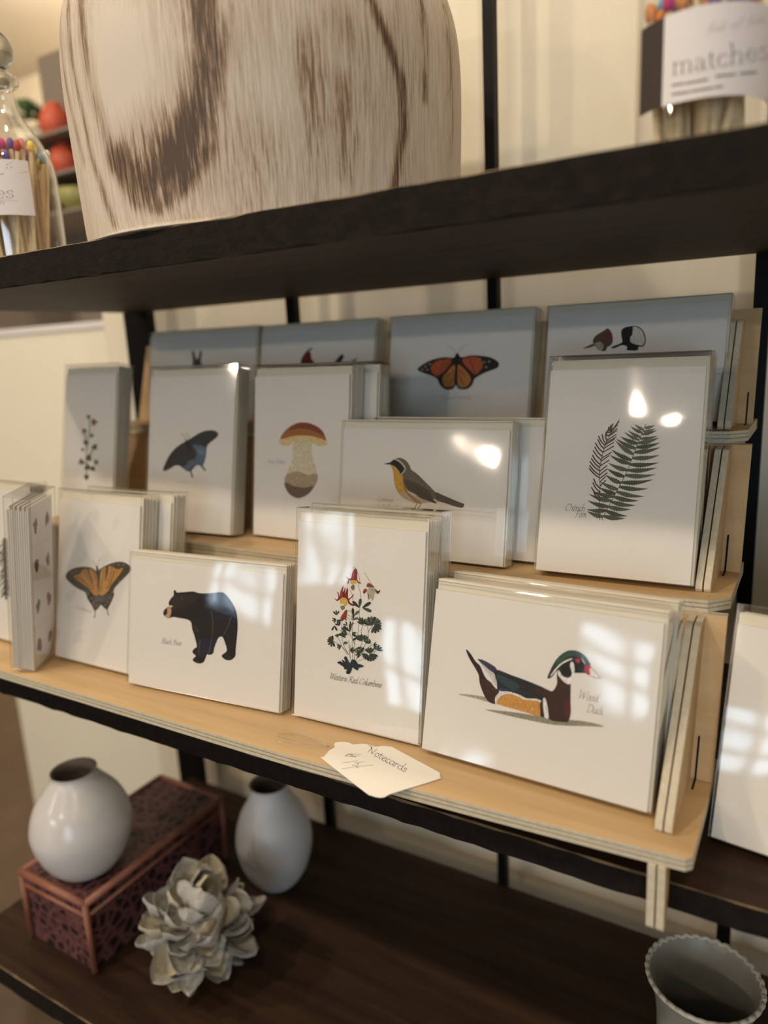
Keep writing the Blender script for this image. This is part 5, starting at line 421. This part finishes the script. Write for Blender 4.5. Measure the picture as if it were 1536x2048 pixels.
 'jarl_ink': [['T','4a4644',[61,-4,27],[[7726,5742,8062,5735],[8359,6055,8962,6064,8929,6267,8730,6355,8479,6259,8335,6042,8426,5783,8689,5736,8932,5865],[9673,6223,9620,6362,9447,6383,9239,6236,9424,6084,9642,6010,9652,5868,9429,5762,9193,5782,9151,5922]]],['T','5a5654',[20,9,23],[[8410,5196,8451,5457],[8589,5192,8629,5453],[8528,5455,8730,5452],[8816,5188,8836,5319,8755,5451],[8836,5319,8955,5450]]],['L','8a8684',[21],[[8466,5611,8728,5592,8985,5576,9241,5563,9495,5553,9748,5546,10003,5542],[10500,7862,10643,7902,10788,7943,10934,7986,11083,8030,11234,8076,11388,8123]]],['L','5a5654',[48],[[9556,8541,9624,8463],[9814,8677,9842,8596],[10033,8813,10067,8774],[9474,8252,9548,8214],[9846,8351,9915,8272],[8783,7668,9201,7753]]]]}
PT = .07
def pack(art, x, y, yaw, lean, W, H, z0, label, group='boxed notecards on the plywood display', t=PT, pz=.038, sheets=9, cat='card box', extra_print=None, blank=False):
    o = empty('notecard_box', V(x, y, z0+t*math.sin(lean)+.0005), (-lean, 0, yaw)); tag(o, label, cat, group)
    s = S
    # clear box: thin shell with folded creases
    mb = MB(); x0, x1, y0, y1, zz0, zz1 = -.005*s, (W+.009)*s, -.0035*s, t*s, -.001*s, (H+pz)*s
    i = len(mb.v); mb.box(x0, x1, y0, y1, zz0, zz1)
    bx_ = mb.build('clear_box', o, [M['film']], bevel=.0005)
    mb = MB()
    for zc in (zz0+.0003, zz1-.0003):
        for a, b in (((x0, y0), (x1, y0)), ((x0, y1), (x1, y1)), ((x0, y0), (x0, y1)), ((x1, y0), (x1, y1))): tube_mb(mb, [Vector((*a, zc)), Vector((*b, zc))], .00022, 5)
    for a in ((x0, y0), (x1, y0), (x0, y1), (x1, y1)): tube_mb(mb, [Vector((*a, zz0)), Vector((*a, zz1))], .00022, 5)
    fl = .10*s; tube_mb(mb, [Vector((x0, y0, zz1-.0002)), Vector(((x0+x1)*.5, y0-.0005, zz1-.0010)), Vector((x1, y0, zz1-.0002))], .0002, 5)
    mb.build('crease_lines', bx_, [M['film_edge']])
    # front card with its printed picture
    mb = MB(); mb.box(0, W*s, 0, .0045*s, 0, H*s)
    pr = Print()
    if art: pr.add(ART[art], lambda u, v, h: (u, -h, v))
    pr.into(mb, 1, 'front_card', o, [M['paper'], M['ink']])
    # envelopes and cards behind
    mb = MB(); random.seed(len(label)*7+int(abs(x)*100)); d = (t-.010)/sheets
    for k in range(sheets):
        ya = (.0062+k*d); j = random.uniform(-.0012, .0012)
        env = k % 2 == 0
        mb.box((.001+j)*s, (W+(.006 if env else .001)+j)*s, ya*s, (ya+d*.95)*s, 0, (H+(.026 if env else .006)+j)*s, 0 if env else 1)
    mb.build('envelope_stack', o, [M['envelope'], M['paper']], bevel=.00015)
    return o
PK = {'duck': (-0.8037, 1.4574, -0.0369, 0.2595, 0.5442, 0.3991, -1.0),
 'columbine': (-1.2120, 1.4693, 0.0232, 0.1691, 0.3864, 0.5411, -1.0),
 'bear': (-1.8192, 1.4133, 0.0801, 0.2044, 0.5632, 0.3906, -1.0),
 'swallowtail': (-2.2256, 1.4467, 0.0121, 0.1991, 0.3905, 0.5421, -1.0),
 'pine': (-2.7649, 1.4766, -0.0442, 0.1722, 0.3902, 0.5524, -1.0),
 'fern': (-0.6336, 1.8226, 0.0224, 0.2625, 0.3848, 0.5361, -0.622),
 'warbler': (-1.2807, 1.8399, -0.0052, 0.1791, 0.5468, 0.3766, -0.622),
 'bluebutterfly': (-2.1142, 1.8094, 0.0609, 0.2053, 0.3872, 0.5492, -0.622),
 'mushroom': (-1.6681, 1.8846, -0.0305, 0.1476, 0.3895, 0.5381, -0.622),
 'flower': (-2.6017, 1.8104, -0.0025, 0.2005, 0.2970, 0.5710, -0.622),
 'rabbit': (-2.6052, 2.3191, 0.0637, 0.1974, 0.5845, 0.3550, -0.275),
 'cardinal': (-1.9713, 2.3202, 0.0066, 0.2006, 0.5326, 0.3474, -0.275),
 'monarch': (-1.3668, 2.3202, 0.0008, 0.2006, 0.5319, 0.3463, -0.275),
 'woodpecker': (-0.7821, 2.3202, 0.0093, 0.2007, 0.5279, 0.3439, -0.275),
 'blank': (-0.1471, 1.5638, -0.1260, 0.3734, 0.3900, 0.5068, -1.103)}
LB = dict(
 duck='boxed notecards picturing a swimming wood duck, leaning on the lowest step beside the end fin',
 columbine='upright boxed notecards captioned Western Red Columbine with a red wildflower',
 bear='boxed notecards picturing a black bear walking, on the lowest step',
 swallowtail='upright boxed notecards with an orange and black swallowtail butterfly behind the bear box',
 pine='upright boxed notecards with a dark pine, partly hidden by the box turned sideways',
 fern='upright boxed notecards captioned Ostrich Fern with green and purple fronds',
 warbler='boxed notecards picturing a small yellow-throated bird with a black mask',
 bluebutterfly='upright boxed notecards with a dark blue butterfly on the middle step',
 mushroom='upright boxed notecards picturing a stout brown-capped mushroom',
 flower='upright boxed notecards with a small dark flower stem, farthest on the middle step',
 rabbit='boxed notecards on the top step showing only the tips of two dark ears',
 cardinal='boxed notecards on the top step with a red crest and a dark wing tip showing',
 monarch='boxed notecards picturing an orange monarch butterfly on the top step',
 woodpecker='boxed notecards on the top step with a brown and a black-and-white crested bird head')
for k, (a, b, c, d, e, f, g) in PK.items():
    if k == 'blank': continue
    if k == 'pine': a -= .035
    land = e > f and k not in ('flower',)
    pack(k, a, b, c, d, e, f, g, LB[k], t=.055 if k in ('bear', 'warbler') else PT, pz=.022 if land else .038)
# packs standing behind the front ones
def behind(k, label, dx=0, dy=None, W=None, H=None, art=None):
    a, b, c, d, e, f, g = PK[k]; t = .055 if k in ('bear', 'warbler') else PT; dy = dy or t+.004
    pack(None, a-math.sin(c)*dy+dx, b+dy*math.cos(c), c, d, W or e, H or f, g, label, t=PT*.9, pz=.022 if e > f else .036)
behind('columbine', 'plain box of notecards directly behind the red columbine box')
behind('swallowtail', 'plain box of notecards behind the swallowtail butterfly box', dx=.06)
behind('duck', 'plain box of notecards behind the wood duck box, next to the end fin', dx=.005, dy=.078)
behind('mushroom', 'plain box of notecards behind the mushroom box', dx=.055)
behind('warbler', 'plain box of notecards sticking out between the small bird box and the fern box', dx=.075, dy=.07)
behind('fern', 'plain box of notecards behind the ostrich fern box', dx=0)
# box turned sideways, spine to the front, thumbnails on its back
def side_pack():
    t, D, H = .085, .155, .572
    o = empty('notecard_box', V(-2.262, 1.306, -.981), (0, math.radians(11), math.radians(27))); o.rotation_mode = 'ZYX'; tag(o, 'box of notecards turned sideways, small pictures on the side that shows', 'card box', 'boxed notecards on the plywood display')
    s = S; mb = MB(); mb.box(0, t*s, 0, D*s, 0, (H+.03)*s); b_ = mb.build('clear_box', o, [M['film']], bevel=.0005)
    mb = MB()
    for zc in (0.0003, (H+.03)*s-.0003):
        for a, b in (((0, 0), (t*s, 0)), ((t*s, 0), (t*s, D*s)), ((0, 0), (0, D*s))): tube_mb(mb, [Vector((*a, zc)), Vector((*b, zc))], .0003, 5)
    for a in ((0, 0), (t*s, 0), (t*s*.35, 0), (t*s, D*s)): tube_mb(mb, [Vector((*a, 0)), Vector((*a, (H+.03)*s))], .0003, 5)
    mb.build('crease_lines', b_, [M['film_edge']])
    mb = MB()
    for k in range(9): mb.box((.004+k*.0072)*s, (.004+k*.0072+.0056)*s, .006*s, (D-.006)*s, 0.001*s, (H+(0 if k % 2 else -.015))*s, k % 2)
    mb.build('envelope_stack', o, [M['envelope'], M['paper']], bevel=.00015)
    mb = MB(); mb.box(.0700*s, .0745*s, .004*s, (D-.004)*s, 0, H*s)
    it = []; 
    W_, H_ = D*s*1e5, H*s*1e5
    for r in range(1, 4): it.append(['L', '8a8078', [22], [[int(.05*W_), int(H_*r/4), int(.97*W_), int(H_*r/4)]]])
    random.seed(5)
    for r in range(4):
        for q in range(2):
            cx, cy = W_*(.27+.46*q), H_*(r+.5)/4
            pts = []
            for a in range(9): rr = random.uniform(.5, 1); pts += [int(cx+W_*.11*rr*math.cos(a*.7)), int(cy+H_*.055*rr*math.sin(a*.7))]
            it.append(['P', ['5a3c34', '6a4840', '5c6458', '4a4440', '7c3c38'][(r*3+q) % 5], 0, [pts]])
    pr = Print(); pr.add(it, lambda u, v, h: (.0745*s+h, .004*s+u, v)); pr.into(mb, 1, 'back_card', o, [M['paper'], M['ink']])
side_pack()
a, b, c, d, e, f, g = PK['blank']
pack(None, a, b, c, .30, .62, .47, g, 'large plain box of cards leaning alone beyond the end of the plywood display', group='card boxes beside the plywood display', t=.06, pz=.045)
# ------------------------------------------------------------------ price tag
tgo = empty('price_tag', V(-1.0, 1.35, -.9985)); tag(tgo, 'white scalloped price tag handwritten in blue, lying on the plywood edge', 'price tag')
out = ART['tag_outline'][0]; P = crv([(out[i]*1e-5, out[i+1]*1e-5, 0) for i in range(0, len(out), 2)], 4, True)
mb = MB(); th = .0006
tri = tessellate_polygon([P]); i0 = len(mb.v)
mb.v += [(p.x, p.y, th+.0014*0) for p in P]+[(p.x, p.y, 0) for p in P]; n = len(P)
for t in tri: mb.f.append(tuple(t)); mb.m.append(0); mb.f.append(tuple(n+k for k in t[::-1])); mb.m.append(0)
for k in range(n): mb.f.append((k, (k+1) % n, n+(k+1) % n, n+k)); mb.m.append(0)
pr = Print(); pr.add(ART['tag_ink'], lambda u, v, h: (u, v, th+h)); pr.into(mb, 1, 'tag_card', tgo, [M['tag'], M['ink']])
tgo.rotation_euler = (0, 0, 0)
mb = MB()
L0 = tgo.location
def TP(x, y, z): return V(x, y, z)-L0
for pts in ([(-1.03, 1.375, -.992), (-1.08, 1.36, -.990), (-1.13, 1.35, -.985), (-1.19, 1.365, -.993), (-1.15, 1.395, -.995), (-1.08, 1.385, -.990), (-1.03, 1.378, -.992)],
            [(-1.03, 1.37, -.992), (-1.10, 1.345, -.985), (-1.17, 1.335, -.99), (-1.13, 1.372, -.983), (-1.03, 1.376, -.992)]):
    tube_mb(mb, crv([TP(*p) for p in pts], 6), .00022, 5)
tag(mb.build('string', tgo, [M['film_edge']], True), 'clear looped plastic thread')
# ------------------------------------------------------------------ burnt wood vase on the top shelf
def wood_vase():
    X, Y, Z = -1.47, 1.90, .3005
    prof = [(.0, .0), (.53, .0), (.546, .012), (.551, .05), (.555, .15), (.560, .28), (.563, .38), (.562, .46), (.556, .53), (.542, .59), (.520, .64), (.48, .69), (.42, .735), (.34, .76), (.27, .775), (.255, .79), (.25, .83), (.235, .83), (.23, .79), (.22, .76)]
    P = crv([(r, z, 0) for r, z in prof], 5); n = 260; me = bpy.data.meshes.new('body')
    vs_ = [(p.x*S*math.sin(2*math.pi*k/n), -p.x*S*math.cos(2*math.pi*k/n), p.y*S) for p in P for k in range(n)]
    fs = [(i*n+k, i*n+(k+1) % n, (i+1)*n+(k+1) % n, (i+1)*n+k) for i in range(len(P)-1) for k in range(n)]
    # finer rows for the stains
    me.from_pydata(vs_, [], fs); bm = bmesh.new(); bm.from_mesh(me)
    es = [e for e in bm.edges if abs(e.verts[0].co.z-e.verts[1].co.z) > .004 and e.verts[0].co.z < .62*S*1.1]
    bmesh.ops.subdivide_edges(bm, edges=es, cuts=4, use_grid_fill=True)
    bmesh.ops.remove_doubles(bm, verts=bm.verts, dist=1e-6); bmesh.ops.recalc_face_normals(bm, faces=bm.faces); bm.to_mesh(me); bm.free()
    at = me.attributes.new('stain', 'FLOAT', 'POINT')
    def seg(px, py, pts, w):
        best = 9
        for (ax, ay), (bx, by) in zip(pts, pts[1:]):
            dx, dy = bx-ax, by-ay; t = max(0, min(1, ((px-ax)*dx+(py-ay)*dy)/(dx*dx+dy*dy+1e-12))); best = min(best, math.hypot(px-ax-t*dx, py-ay-t*dy))
        return math.exp(-(best/w)**2)
    def blob(px, py, cx, cy, rx, ry): return math.exp(-(((px-cx)/rx)**2+((py-cy)/ry)**2))
    for i, v_ in enumerate(me.vertices):
        c = v_.co; s_ = math.atan2(c.x, -c.y)*.555; z = c.z/S+.3
        a = .0
        a += .95*seg(s_, z, [(-.03, .47), (.04, .40), (.12, .44), (.20, .53), (.245, .66), (.235, .80)], .038)     # the big dark tongue
        a += .75*blob(s_, z, .10, .47, .085, .085)
        a += .55*seg(s_, z, [(-.12, .85), (-.10, .62), (-.06, .46), (.0, .37), (.06, .345), (.14, .38), (.22, .46)], .02)
        a -= .5*blob(s_, z, .03, .68, .10, .13)
        a += .5*blob(s_, z, .455, .63, .035, .08) + .35*blob(s_, z, .47, .50, .03, .10)
        a += .95*seg(s_, z, [(.61, .80), (.66, .71), (.705, .62), (.71, .52), (.68, .40), (.66, .30)], .012)
        a += .4*seg(s_, z, [(.53, .60), (.545, .48), (.535, .40)], .025)
        a += .6*seg(s_, z, [(-.20, .90), (-.19, .72), (-.16, .5), (-.10, .33)], .014) + .45*seg(s_, z, [(-.30, .9), (-.27, .7), (-.22, .5)], .014)
        a += .6*seg(s_, z, [(.79, .86), (.80, .70), (.79, .60)], .014) + .3*seg(s_, z, [(.93, .85), (.95, .6), (.94, .35)], .02)
        a += .25*blob(s_, z, .36, .42, .08, .10) + .25*blob(s_, z, .56, .72, .06, .06)
        at.data[i].value = a
    o = link('wooden_vase', me, None, [M['burnt']], True); o.location = V(X, Y, Z); tag(o, 'huge pale wooden vase with burnt brown grain on the top shelf', 'vase')
wood_vase()
# ------------------------------------------------------------------ jars of matches
def wrap(r, off_u=.2, off_z=.3):
    return lambda u, v, h: ((r*S+h)*math.sin((u/S-off_u)/r), -(r*S+h)*math.cos((u/S-off_u)/r), v+(off_z-.3)*S)
def cyl_patch(mb, r, t0, t1, z0, z1, m=0, n=32, th=.0002):
    for k in range(n):
        a, b = t0+(t1-t0)*k/n, t0+(t1-t0)*(k+1)/n
        for R_ in (r*S, r*S+th):
            mb.quad(Vector((R_*math.sin(a), -R_*math.cos(a), z0*S)), Vector((R_*math.sin(b), -R_*math.cos(b), z0*S)), Vector((R_*math.sin(b), -R_*math.cos(b), z1*S)), Vector((R_*math.sin(a), -R_*math.cos(a), z1*S)), m)
def match_things(cx, cy, z0, r, top, n, seed, where, group):
    random.seed(seed); cols = ['pink', 'purple', 'red', 'yellow', 'teal', 'white', 'blue', 'orange']
    protos = {}; pts = []
    for k in range(n):
        a = 2.399963*k; q = r*math.sqrt((k+.5)/n)*.93; x, y = q*math.cos(a), q*math.sin(a)
        tw = random.uniform(-.5, .5); q2 = q*random.uniform(.55, .95); bx, by = q2*math.cos(a+tw), q2*math.sin(a+tw)
        c = cols[(k*3+k//8) % 8]; h = (top+random.uniform(-.025, .02)-.5*q*q*2)*S
        p0 = Vector((bx*S, by*S, .006)); p1 = Vector((x*S, y*S, h)); d = p1-p0
        if c not in protos:
            mb = MB(); w_ = .0015; mb.box(-w_, w_, -w_, w_, 0, 1.0); me = mb.mesh('match')
            mb = MB(); hp = [(0, -.005), (.0024, -.004), (.0033, -.0006), (.0030, .0026), (.0017, .0048), (0, .0052)]
            m2 = lathe(hp, 10, False).mesh('match_head')
            protos[c] = (me, m2)
            me.materials.append(M['match']); m2.materials.append(M['head_'+c])
            for p in m2.polygons: p.use_smooth = True
        me, m2 = protos[c]
        o = bpy.data.objects.new('match', me); COL.objects.link(o); o.location = V(cx, cy, z0)+p0; o.rotation_euler = d.to_track_quat('Z', 'Y').to_euler(); o.scale = (1, 1, d.length)
        hd = bpy.data.objects.new('match_head', m2); COL.objects.link(hd); hd.parent = o; hd.location = (0, 0, 1.0); hd.scale = (1, 1, 1/d.length)
        tag(o, 'long wooden match with %s %s head in the %s' % ('an' if c == 'orange' else 'a', c, where), 'match', group+' with %s heads' % c)
# left: stoppered bottle
X, Y, Z, r = -2.30, 1.60, .3005, .139
jb = empty('match_bottle', V(X, Y, Z)); tag(jb, 'stoppered glass bottle of colourful matches beside the wooden vase', 'bottle')
prof = [(.0, .0), (.125, .0), (.137, .008), (.139, .03), (.139, .20), (.137, .29), (.128, .34), (.108, .385), (.085, .425), (.062, .46), (.048, .49), (.044, .53), (.044, .545), (.060, .555), (.064, .567), (.060, .578), (.046, .585), (.042, .59)]
mb = lathe([(p.x*S, p.y*S) for p in crv([(a, b, 0) for a, b in prof], 4)], 72, False); link('glass_body', mb.mesh('glass_body'), jb, [M['glass']], True)
mb = lathe([(a*S, b*S) for a, b in ((.0, .555), (.036, .555), (.040, .588), (.026, .594), (.03, .600))]+[(.060*math.sin(t)*S, (.655-.060*math.cos(t))*S) for t in [.5+.2*k for k in range(14)]]+[(0, .715*S)], 40, False)
link('stopper', mb.mesh('stopper'), jb, [M['ball']], True)
mb = MB(); cyl_patch(mb, r+.001, -.75, 1.36, .150, .309)
pr = Print(); pr.add(ART['jarl_ink'], wrap(r+.001), h0=.0003); pr.into(mb, 1, 'paper_label', jb, [M['label'], M['ink']])
match_things(X, Y, Z, .126, .36, 60, 3, 'stoppered glass bottle', 'matches in the bottle')
# right: wide jar
X, Y, Z, r = -.2375, 1.60, .3005, .114
jb = empty('match_jar', V(X, Y, Z)); tag(jb, 'straight glass jar of long matches with a big white label lettered matches', 'jar')
prof = [(.0, .0), (.105, .0), (.1125, .006), (.114, .02), (.114, .33), (.112, .40), (.10, .44), (.08, .47), (.078, .52), (.086, .53), (.086, .545)]
mb = lathe([(p.x*S, p.y*S) for p in crv([(a, b, 0) for a, b in prof], 4)], 72, False); link('glass_body', mb.mesh('glass_body'), jb, [M['glass']], True)
mb = lathe([(a*S, b*S) for a, b in ((0, .545), (.09, .545), (.092, .57), (.085, .585), (0, .59))], 40, False); link('lid', mb.mesh('lid'), jb, [M['match']], True)
mb = MB(); cyl_patch(mb, r+.001, -.415, 1.9, .088, .231, 0); cyl_patch(mb, r+.001, -.93, -.415, .0885, .2305, 2)
pr = Print(); pr.add(ART['jar_ink'], wrap(r+.001), h0=.0003); pr.into(mb, 1, 'paper_label', jb, [M['label'], M['ink'], M['striker']])
match_things(X, Y, Z, .100, .27, 48, 8, 'wide glass jar', 'matches in the jar')
# ------------------------------------------------------------------ bottom shelf
# woven box
bx0, bx1, by0, by1, bz0, bz1 = -2.63, -2.235, 1.41, 2.15, -2.2795, -1.96
wb = empty('woven_box', V((bx0+bx1)/2, (by0+by1)/2, bz0)); tag(wb, 'long reddish woven box with copper-coloured edges on the bottom shelf', 'box')
part_box('body', wb, bx0+.01, bx1-.01, by0+.01, by1-.01, bz0, bz1-.06, M['basket'], .003)
part_box('lid', wb, bx0, bx1, by0, by1, bz1-.055, bz1-.004, M['basket'], .003)
mb = MB(); o0 = wb.location; rr = .013*S
cs = [(bx0+.005, by0+.005), (bx1-.005, by0+.005), (bx1-.005, by1-.005), (bx0+.005, by1-.005)]
for zz in (bz1-.01,):
    for (ax, ay), (bx_, by_) in zip(cs, cs[1:]+cs[:1]): tube_mb(mb, [V(ax, ay, zz)-o0, V(bx_, by_, zz)-o0], rr*1.15, 10)
mb.build('top_trim', wb, [M['copper']], True)
mb = MB()
for (ax, ay), (bx_, by_) in zip(cs, cs[1:]+cs[:1]): tube_mb(mb, [V(ax, ay, bz1-.065)-o0, V(bx_, by_, bz1-.065)-o0], rr*.6, 8)
mb.build('lid_trim', wb, [M['copper']], True)
for ax, ay in cs:
    mb = MB(); tube_mb(mb, [V(ax, ay, bz0+.01)-o0, V(ax, ay, bz1-.01)-o0], rr*.95, 10); mb.build('corner_trim', wb, [M['copper']], True)
def vase(name, prof, loc, mt, label, n=64):
    o = empty(name, loc); tag(o, label, 'vase')
    P = crv([(a, b, 0) for a, b in prof], 6); mb = lathe([(p.x*S, p.y*S) for p in P], n); link('body', mb.mesh('body'), o, [mt], True)
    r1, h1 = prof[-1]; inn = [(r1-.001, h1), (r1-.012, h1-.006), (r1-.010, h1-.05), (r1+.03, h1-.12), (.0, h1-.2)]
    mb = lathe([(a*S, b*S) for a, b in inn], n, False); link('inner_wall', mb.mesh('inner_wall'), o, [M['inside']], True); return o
vase('round_vase', [(.085, 0), (.12, .018), (.165, .085), (.190, .17), (.186, .23), (.160, .30), (.120, .355), (.093, .39), (.084, .41), (.086, .425)], V(-2.40, 1.56, bz1), M['ceramic'], 'glossy white round vase standing on the woven red box')
vase('tall_vase', [(.06, 0), (.09, .02), (.135, .09), (.162, .19), (.160, .27), (.135, .35), (.10, .41), (.082, .45), (.078, .475), (.084, .49)], V(-1.925, 2.13, -2.2795), M['ceramic_soft'], 'tall white oval vase at the back of the bottom shelf')
# shell flower
sf = empty('shell_ornament', V(-1.86, 1.62, -2.28)); tag(sf, 'round cluster ornament of whitish oyster shells on the bottom shelf', 'ornament')
def shell_mesh(seed):
    random.seed(seed); L = random.uniform(.8, 1.1); w_ = random.uniform(.42, .62); cup = random.uniform(.3, .6); me = bpy.data.meshes.new('shell'); nu, nv = 12, 10; vs_ = []; fs = []
    for layer in (0, 1):
        for i in range(nu+1):
            u = i/nu
            for j in range(nv+1):
                v = j/nv*2-1; ww = w_*math.sin(math.pi*min(1, (.08+u*.92))**.75)**.7 if u < 1 else .02
                x = v*ww*(1+.06*math.sin(9*u+seed)); y = u*L; z = cup*(v*v)*ww*1.6+cup*.5*math.sin(u*3.1)*-.6+.03*math.sin(11*u+5*v+seed)+(u**3)*.25
                vs_.append((x, y, z-layer*.05*(1-abs(v)*.8)))
    N_ = (nu+1)*(nv+1)
    for i in range(nu):
        for j in range(nv):
            a = i*(nv+1)+j; fs.append((a, a+1, a+nv+2, a+nv+1)); b = N_+a; fs.append((b+nv+1, b+nv+2, b+1, b))
    for i in range(nu):
        for j in (0, nv): a = i*(nv+1)+j; fs.append((a, a+nv+1, N_+a+nv+1, N_+a))
    for j in range(nv):
        for i in (0, nu): a = i*(nv+1)+j; fs.append((a, a+1, N_+a+1, N_+a))
    me.from_pydata(vs_, [], fs)
    for p in me.polygons: p.use_smooth = True
    return me
sm = [shell_mesh(k) for k in range(7)]
for k, me in enumerate(sm): me.materials.append(M['shell'] if k % 4 else M['shell_yellow'])
random.seed(11); N_ = 78
mb = MB(); 
core = lathe([(0, .03*S)]+[(.12*S*math.sin(t), (.20-.12*math.cos(t))*S) for t in [.3+.25*k for k in range(11)]]+[(0, .32*S)], 24, False); link('core', core.mesh('core'), sf, [M['shell']], True)
for k in range(N_):
    zz = 1-1.82*(k+.5)/N_; a = 2.399963*k+random.uniform(-.2, .2); rr = math.sqrt(max(0, 1-zz*zz)); d = Vector((rr*math.cos(a), rr*math.sin(a), zz)).normalized()
    o = bpy.data.objects.new('shell', sm[k % 7]); COL.objects.link(o); o.parent = sf
    up = Vector((0, 0, 1)) if abs(d.z) < .95 else Vector((1, 0, 0)); tx = d.cross(up).normalized(); tz = tx.cross(d); roll = random.uniform(-.7, .7)
    tx2 = tx*math.cos(roll)+tz*math.sin(roll); tz2 = tx2.cross(d); sc_ = random.uniform(.085, .125)*S
    o.matrix_local = Matrix.Translation(Vector((0, 0, .215*S))+d*.115*S) @ Matrix((tx2, d, tz2)).transposed().to_4x4() @ Matrix.Scale(sc_, 4)
# scalloped stoneware pot
pt = empty('stoneware_pot', V(-.18, 1.935, -2.2795)); tag(pt, 'grey stoneware pot with a flared scalloped rim at the end of the bottom shelf', 'pot')
mb = lathe([(a*S, b*S) for a, b in ((.0, 0), (.09, 0), (.10, .02), (.118, .2), (.124, .34), (.130, .40), (.145, .45), (.156, .475))], 80, False); link('outer_wall', mb.mesh('outer_wall'), pt, [M['pot']], True)
mb = lathe([(a*S, b*S) for a, b in ((.146, .477), (.132, .45), (.118, .40), (.110, .30), (.10, .05), (0, .03))], 80, False); link('inner_wall', mb.mesh('inner_wall'), pt, [M['pot']], True)
mb = MB(); n = 272; ring = [Vector(((.152+.0014*math.cos(34*t))*S*math.cos(t), (.152+.0014*math.cos(34*t))*S*math.sin(t), (.479+.0022*math.cos(34*t))*S)) for t in [2*math.pi*k/n for k in range(n+1)]]
tube_mb(mb, ring, .0072*S, 8); mb.build('scalloped_rim', pt, [M['rim']], True)
